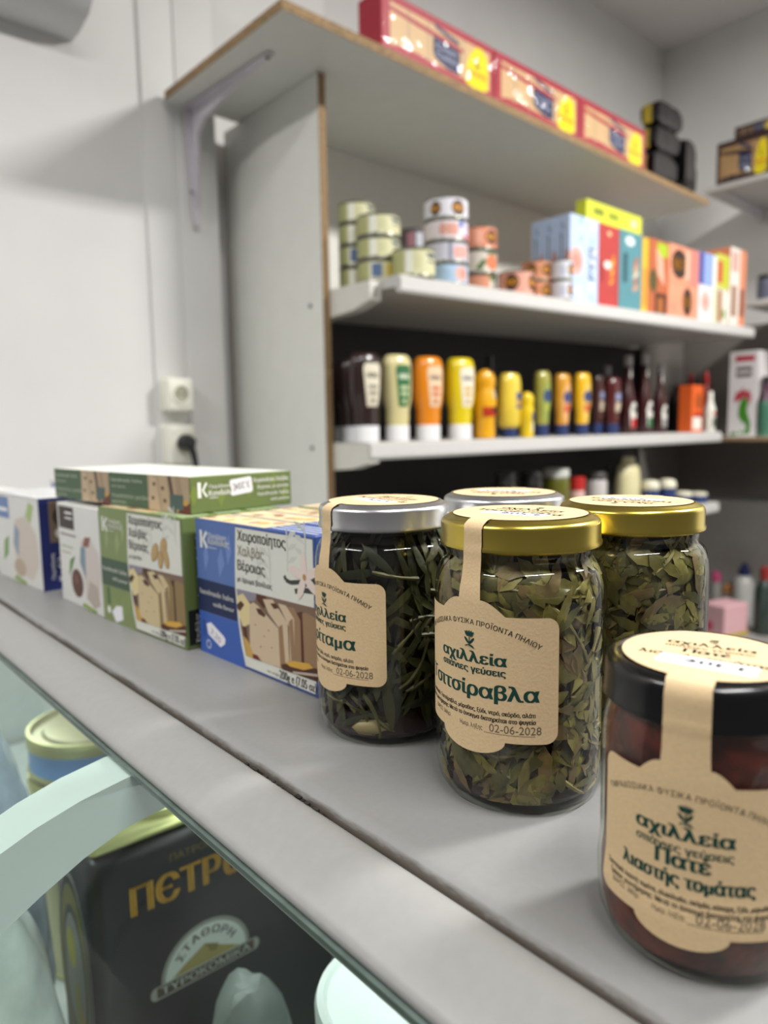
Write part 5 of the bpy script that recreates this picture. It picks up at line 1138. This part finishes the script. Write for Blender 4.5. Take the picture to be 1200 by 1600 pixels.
# black packets
bagm = mat('black_film', '#120e10', 0.25, 0, 0.3, 40, 0.6, 0.15, 0.4)
def pouch(label, loc, rz, W, D, H, group, ylw=True):
    t = thing('black_packet', label, 'packet', loc, rz, group)
    bm_ = bmesh.new(); bmesh.ops.create_cube(bm_, size=1.0); bmesh.ops.subdivide_edges(bm_, edges=bm_.edges[:], cuts=9, use_grid_fill=True); g = random.Random(label); ph = [g.uniform(0, 6) for _ in range(6)]
    for v in bm_.verts:
        x, y, z = v.co*2
        f = (1-abs(x)**6*.25)*(1-abs(y)**5*.12)
        d = .06*math.sin(7*x+ph[0])*math.sin(5*y+ph[1])+.05*math.sin(11*y+ph[2]+3*z)
        v.co = Vector((x*W/2*(1-.05*abs(z)**3), y*D/2*(1-.10*abs(z)**4)*(1+d*.3), (z*H/2*f)*(1+d*.5)))
    zmin = min(v.co.z for v in bm_.verts)
    for v in bm_.verts: v.co += Vector((W/2, D/2, -zmin))
    m = MB(); m.bm.free(); m.bm = bm_; m.mi(bagm)
    m.build('film', t)
    if ylw: m = MB(); m.box((-.0010, D*.42, H*.12), (.004, D*.86, H*.84), mat('yellow_end', '#b09a2a', 0.4)); m.build('end_label', t)
    return t
GK = 'black packets at the end of the long shelf'
a1 = onboard(1.455, .0); 
for i, (q, hgt) in enumerate((('bottom', .088), ('middle', .082), ('topmost', .078))):
    pouch('black crinkled packet, %s of the stack at the end of the red ones' % q, (a1[0]+.012*i, a1[1]+.010, zt_+.0005+(0, .0885, .171)[i]), ba, .165, .065, hgt, GK)
pouch('black packet standing on end right of the black stack', (a1[0]+.190, a1[1]-.002, zt_+.0005), ba, .075, .13, .165, GK, False)
pouch('black packet at the far right end of the long shelf', (a1[0]+.272, a1[1]+.03, zt_+.0005), ba, .070, .12, .125, GK, False)
# brown packets on the right wall shelf
A_ = atx(1119, 262, 2.975); B_ = atx(1205, 240, 2.975); zs = .9385; Wb = A_.y-B_.y
cracker_packet('brown and red cracker packet facing front on the right wall shelf', 0, Wb, atx(1119, 226, 2.975).z-zs, .12, ('#3a2522', '#b08a5c'), (2.975, A_.y, zs), -math.pi/2, group='brown cracker packets on the right wall shelf')
cracker_packet('dark brown cracker packet lying on top of the front one', 0, Wb*.8, .045, .10, ('#2c201f', '#6a5240'), (2.985, A_.y-Wb*.30, zs+atx(1119, 226, 2.975).z-zs+.0012), -math.pi/2, group='brown cracker packets on the right wall shelf')
# dark jar on the second right wall shelf
P = atx(1198, 440, 3.02); t = thing('food_jar', 'dark jar on the right wall shelf at the photo edge', 'jar', (P.x, P.y, .4745))
m = MB(); m.lathe([(0, 0), (.032, 0), (.034, .004), (.034, .075), (.028, .082)], mat('grey_jar', '#5b6070', 0.3), 24); m.build('body', t); m = MB(); m.lathe([(.028, .082), (.031, .0825), (.031, .098), (0, .099)], bl, 24); m.build('lid', t)

# rooster box
A_ = atx(1136, 674, 3.0); B_ = atx(1181, 674, 3.0); W = A_.y-B_.y; H = atx(1137, 551, 3.0).z+.0516
t = thing('carton_box', 'tall white carton with a green rooster and red comb', 'box', (3.0, A_.y, -.0516), -math.pi/2)
m = MB(); m.box((0, 0, 0), (W, .11, H), mat('white_carton', '#cfcaca', 0.5, 0, 0.01), .001, 1); p = Print(); gr = ink('#3f7d22'); rd = ink('#a83a48')
p.rect(W*.20, H*.88, W*.86, H*.95, rd); p.rect(W*.24, H*.70, W*.78, H*.82, ink('#57524f')); p.rect(W*.28, H*.745, W*.74, H*.775, ink('#cfcaca'))
p.poly([(W*.40, H*.03), (W*.78, H*.03), (W*.80, H*.16), (W*.72, H*.24), (W*.66, H*.30), (W*.70, H*.40), (W*.62, H*.46), (W*.48, H*.45), (W*.38, H*.37), (W*.36, H*.24), (W*.46, H*.20), (W*.50, H*.12)], gr)
p.poly([(W*.06, H*.01), (W*.16, H*.06), (W*.34, H*.05), (W*.36, H*.02)], gr)
p.poly([(W*.20, H*.44), (W*.24, H*.40), (W*.40, H*.43), (W*.60, H*.47), (W*.70, H*.42), (W*.74, H*.36), (W*.80, H*.46), (W*.72, H*.55), (W*.58, H*.53), (W*.50, H*.58), (W*.40, H*.53), (W*.28, H*.53)], rd)
p.ell(W*.54, H*.11, W*.10, H*.06, ink('#cfcaca'), 12)
m.prt(p, planemap((0, 0, 0), (1, 0, 0), (0, 0, 1), (0, -1, 0)), base=.0002, eps=.0001); m.build('carton', t, smooth=False)
P = atx(1196, 640, 3.02); t = thing('sauce_bottle', 'purple and green bottle right of the rooster carton', 'bottle', (P.x, P.y, -.0516))
m = MB(); m.lathe([(0, 0), (.028, 0), (.030, .004), (.030, .09), (.030, .14), (.014, .18), (.014, .21), (0, .211)], [pl('teal_bottle', '#3d6a55')]*4+[pl('purple_bottle', '#4a2a3c')]*3, 24); m.build('body', t)
m = MB(); m.lathe([(.016, .212), (.016, .235), (0, .236)], bl, 20); m.build('cap', t)

# toiletries on the low shelf in the corner
zL = -.8600
def low_at(px, py): return atz(px, py, zL)
def lath(name, label, cat, px, py, prof, mats, split=None, cm=None, group='toiletries on the low corner shelf', sy=1.0):
    P = low_at(px, py); t = thing(name, label, cat, (P.x, P.y, zL), group=group); s = P.dot(cF)/FPX
    pr = [(r*s, z*s) for r, z in prof]
    m = MB(); m.lathe([(0, 0)]+[q for q in pr if split is None or q[1] <= split*s+1e-6]+[(0, (split if split else prof[-1][1])*s)], mats, 24, sy=sy); m.build('body', t)
    if split: m = MB(); c = [q for q in pr if q[1] >= split*s-1e-6]; m.lathe([(0, c[0][1])]+c+[(0, c[-1][1])], cm, 24, sy=sy); m.build('cap', t)
lath('lotion_bottle', 'white lotion bottle with a navy pump in the low corner', 'bottle', 1160, 965, [(14, 0), (15, 3), (15, 55), (12, 64), (6, 68), (8, 68), (8, 78), (4, 80), (4, 86), (1, 87)], pl('white_lotion', '#b9b9b4'), 68, mat('navy_pump', '#1c2458', 0.4))
lath('lotion_bottle', 'dark green bottle with a red cap at the right photo edge', 'bottle', 1192, 990, [(13, 0), (14, 3), (14, 70), (8, 84), (7, 86), (8, 87), (8, 104), (4, 106)], pl('dark_green_bottle', '#2d3a34'), 86, mat('dark_red_cap', '#8a2a28', 0.4))
lath('lotion_bottle', 'slim grey bottle with a pink cap behind the pink box', 'bottle', 1117, 960, [(7, 0), (8, 2), (8, 46), (6, 52), (6, 53), (7, 54), (7, 66), (3, 68)], pl('grey_bottle', '#8b8782'), 53, mat('pink_cap', '#b84a74', 0.4))
lath('lotion_bottle', 'short bottle with an orange cap behind the pink box', 'bottle', 1136, 958, [(8, 0), (9, 2), (9, 30), (7, 33), (8, 34), (8, 44), (3, 46)], pl('clear_grey_bottle', '#a39c92'), 33, mat('orange_cap', '#c98f50', 0.4))
P = low_at(1131, 1000); s = P.dot(cF)/FPX
t = thing('tissue_box', 'pale pink box standing on the low corner shelf', 'box', (P.x, P.y, zL), math.radians(-12), group='toiletries on the low corner shelf')
m = MB(); m.box((0, 0, 0), (58*s, 40*s, 52*s), mat('pink_carton', '#d3a6ab', 0.5, 0, 0.02), .003, 1); p = Print(); p.rect(4*s, 10*s, 20*s, 24*s, ink('#c0566a')); m.prt(p, planemap((0, 40*s, 0), (0, -1, 0), (0, 0, 1), (-1, 0, 0)), base=.0004); m.build('carton', t, smooth=False)
m = MB(); m.box((-1*s, -1*s, 0), (59*s, 0, 7*s), mat('yellow_strip', '#b5a04a', 0.5)); m.build('base_strip', t, smooth=False)

# ------------------------------------------------------------------ stand everything on the shop floor
for o in COL.objects:
    if o.parent is None: o.location.z += FLOOR
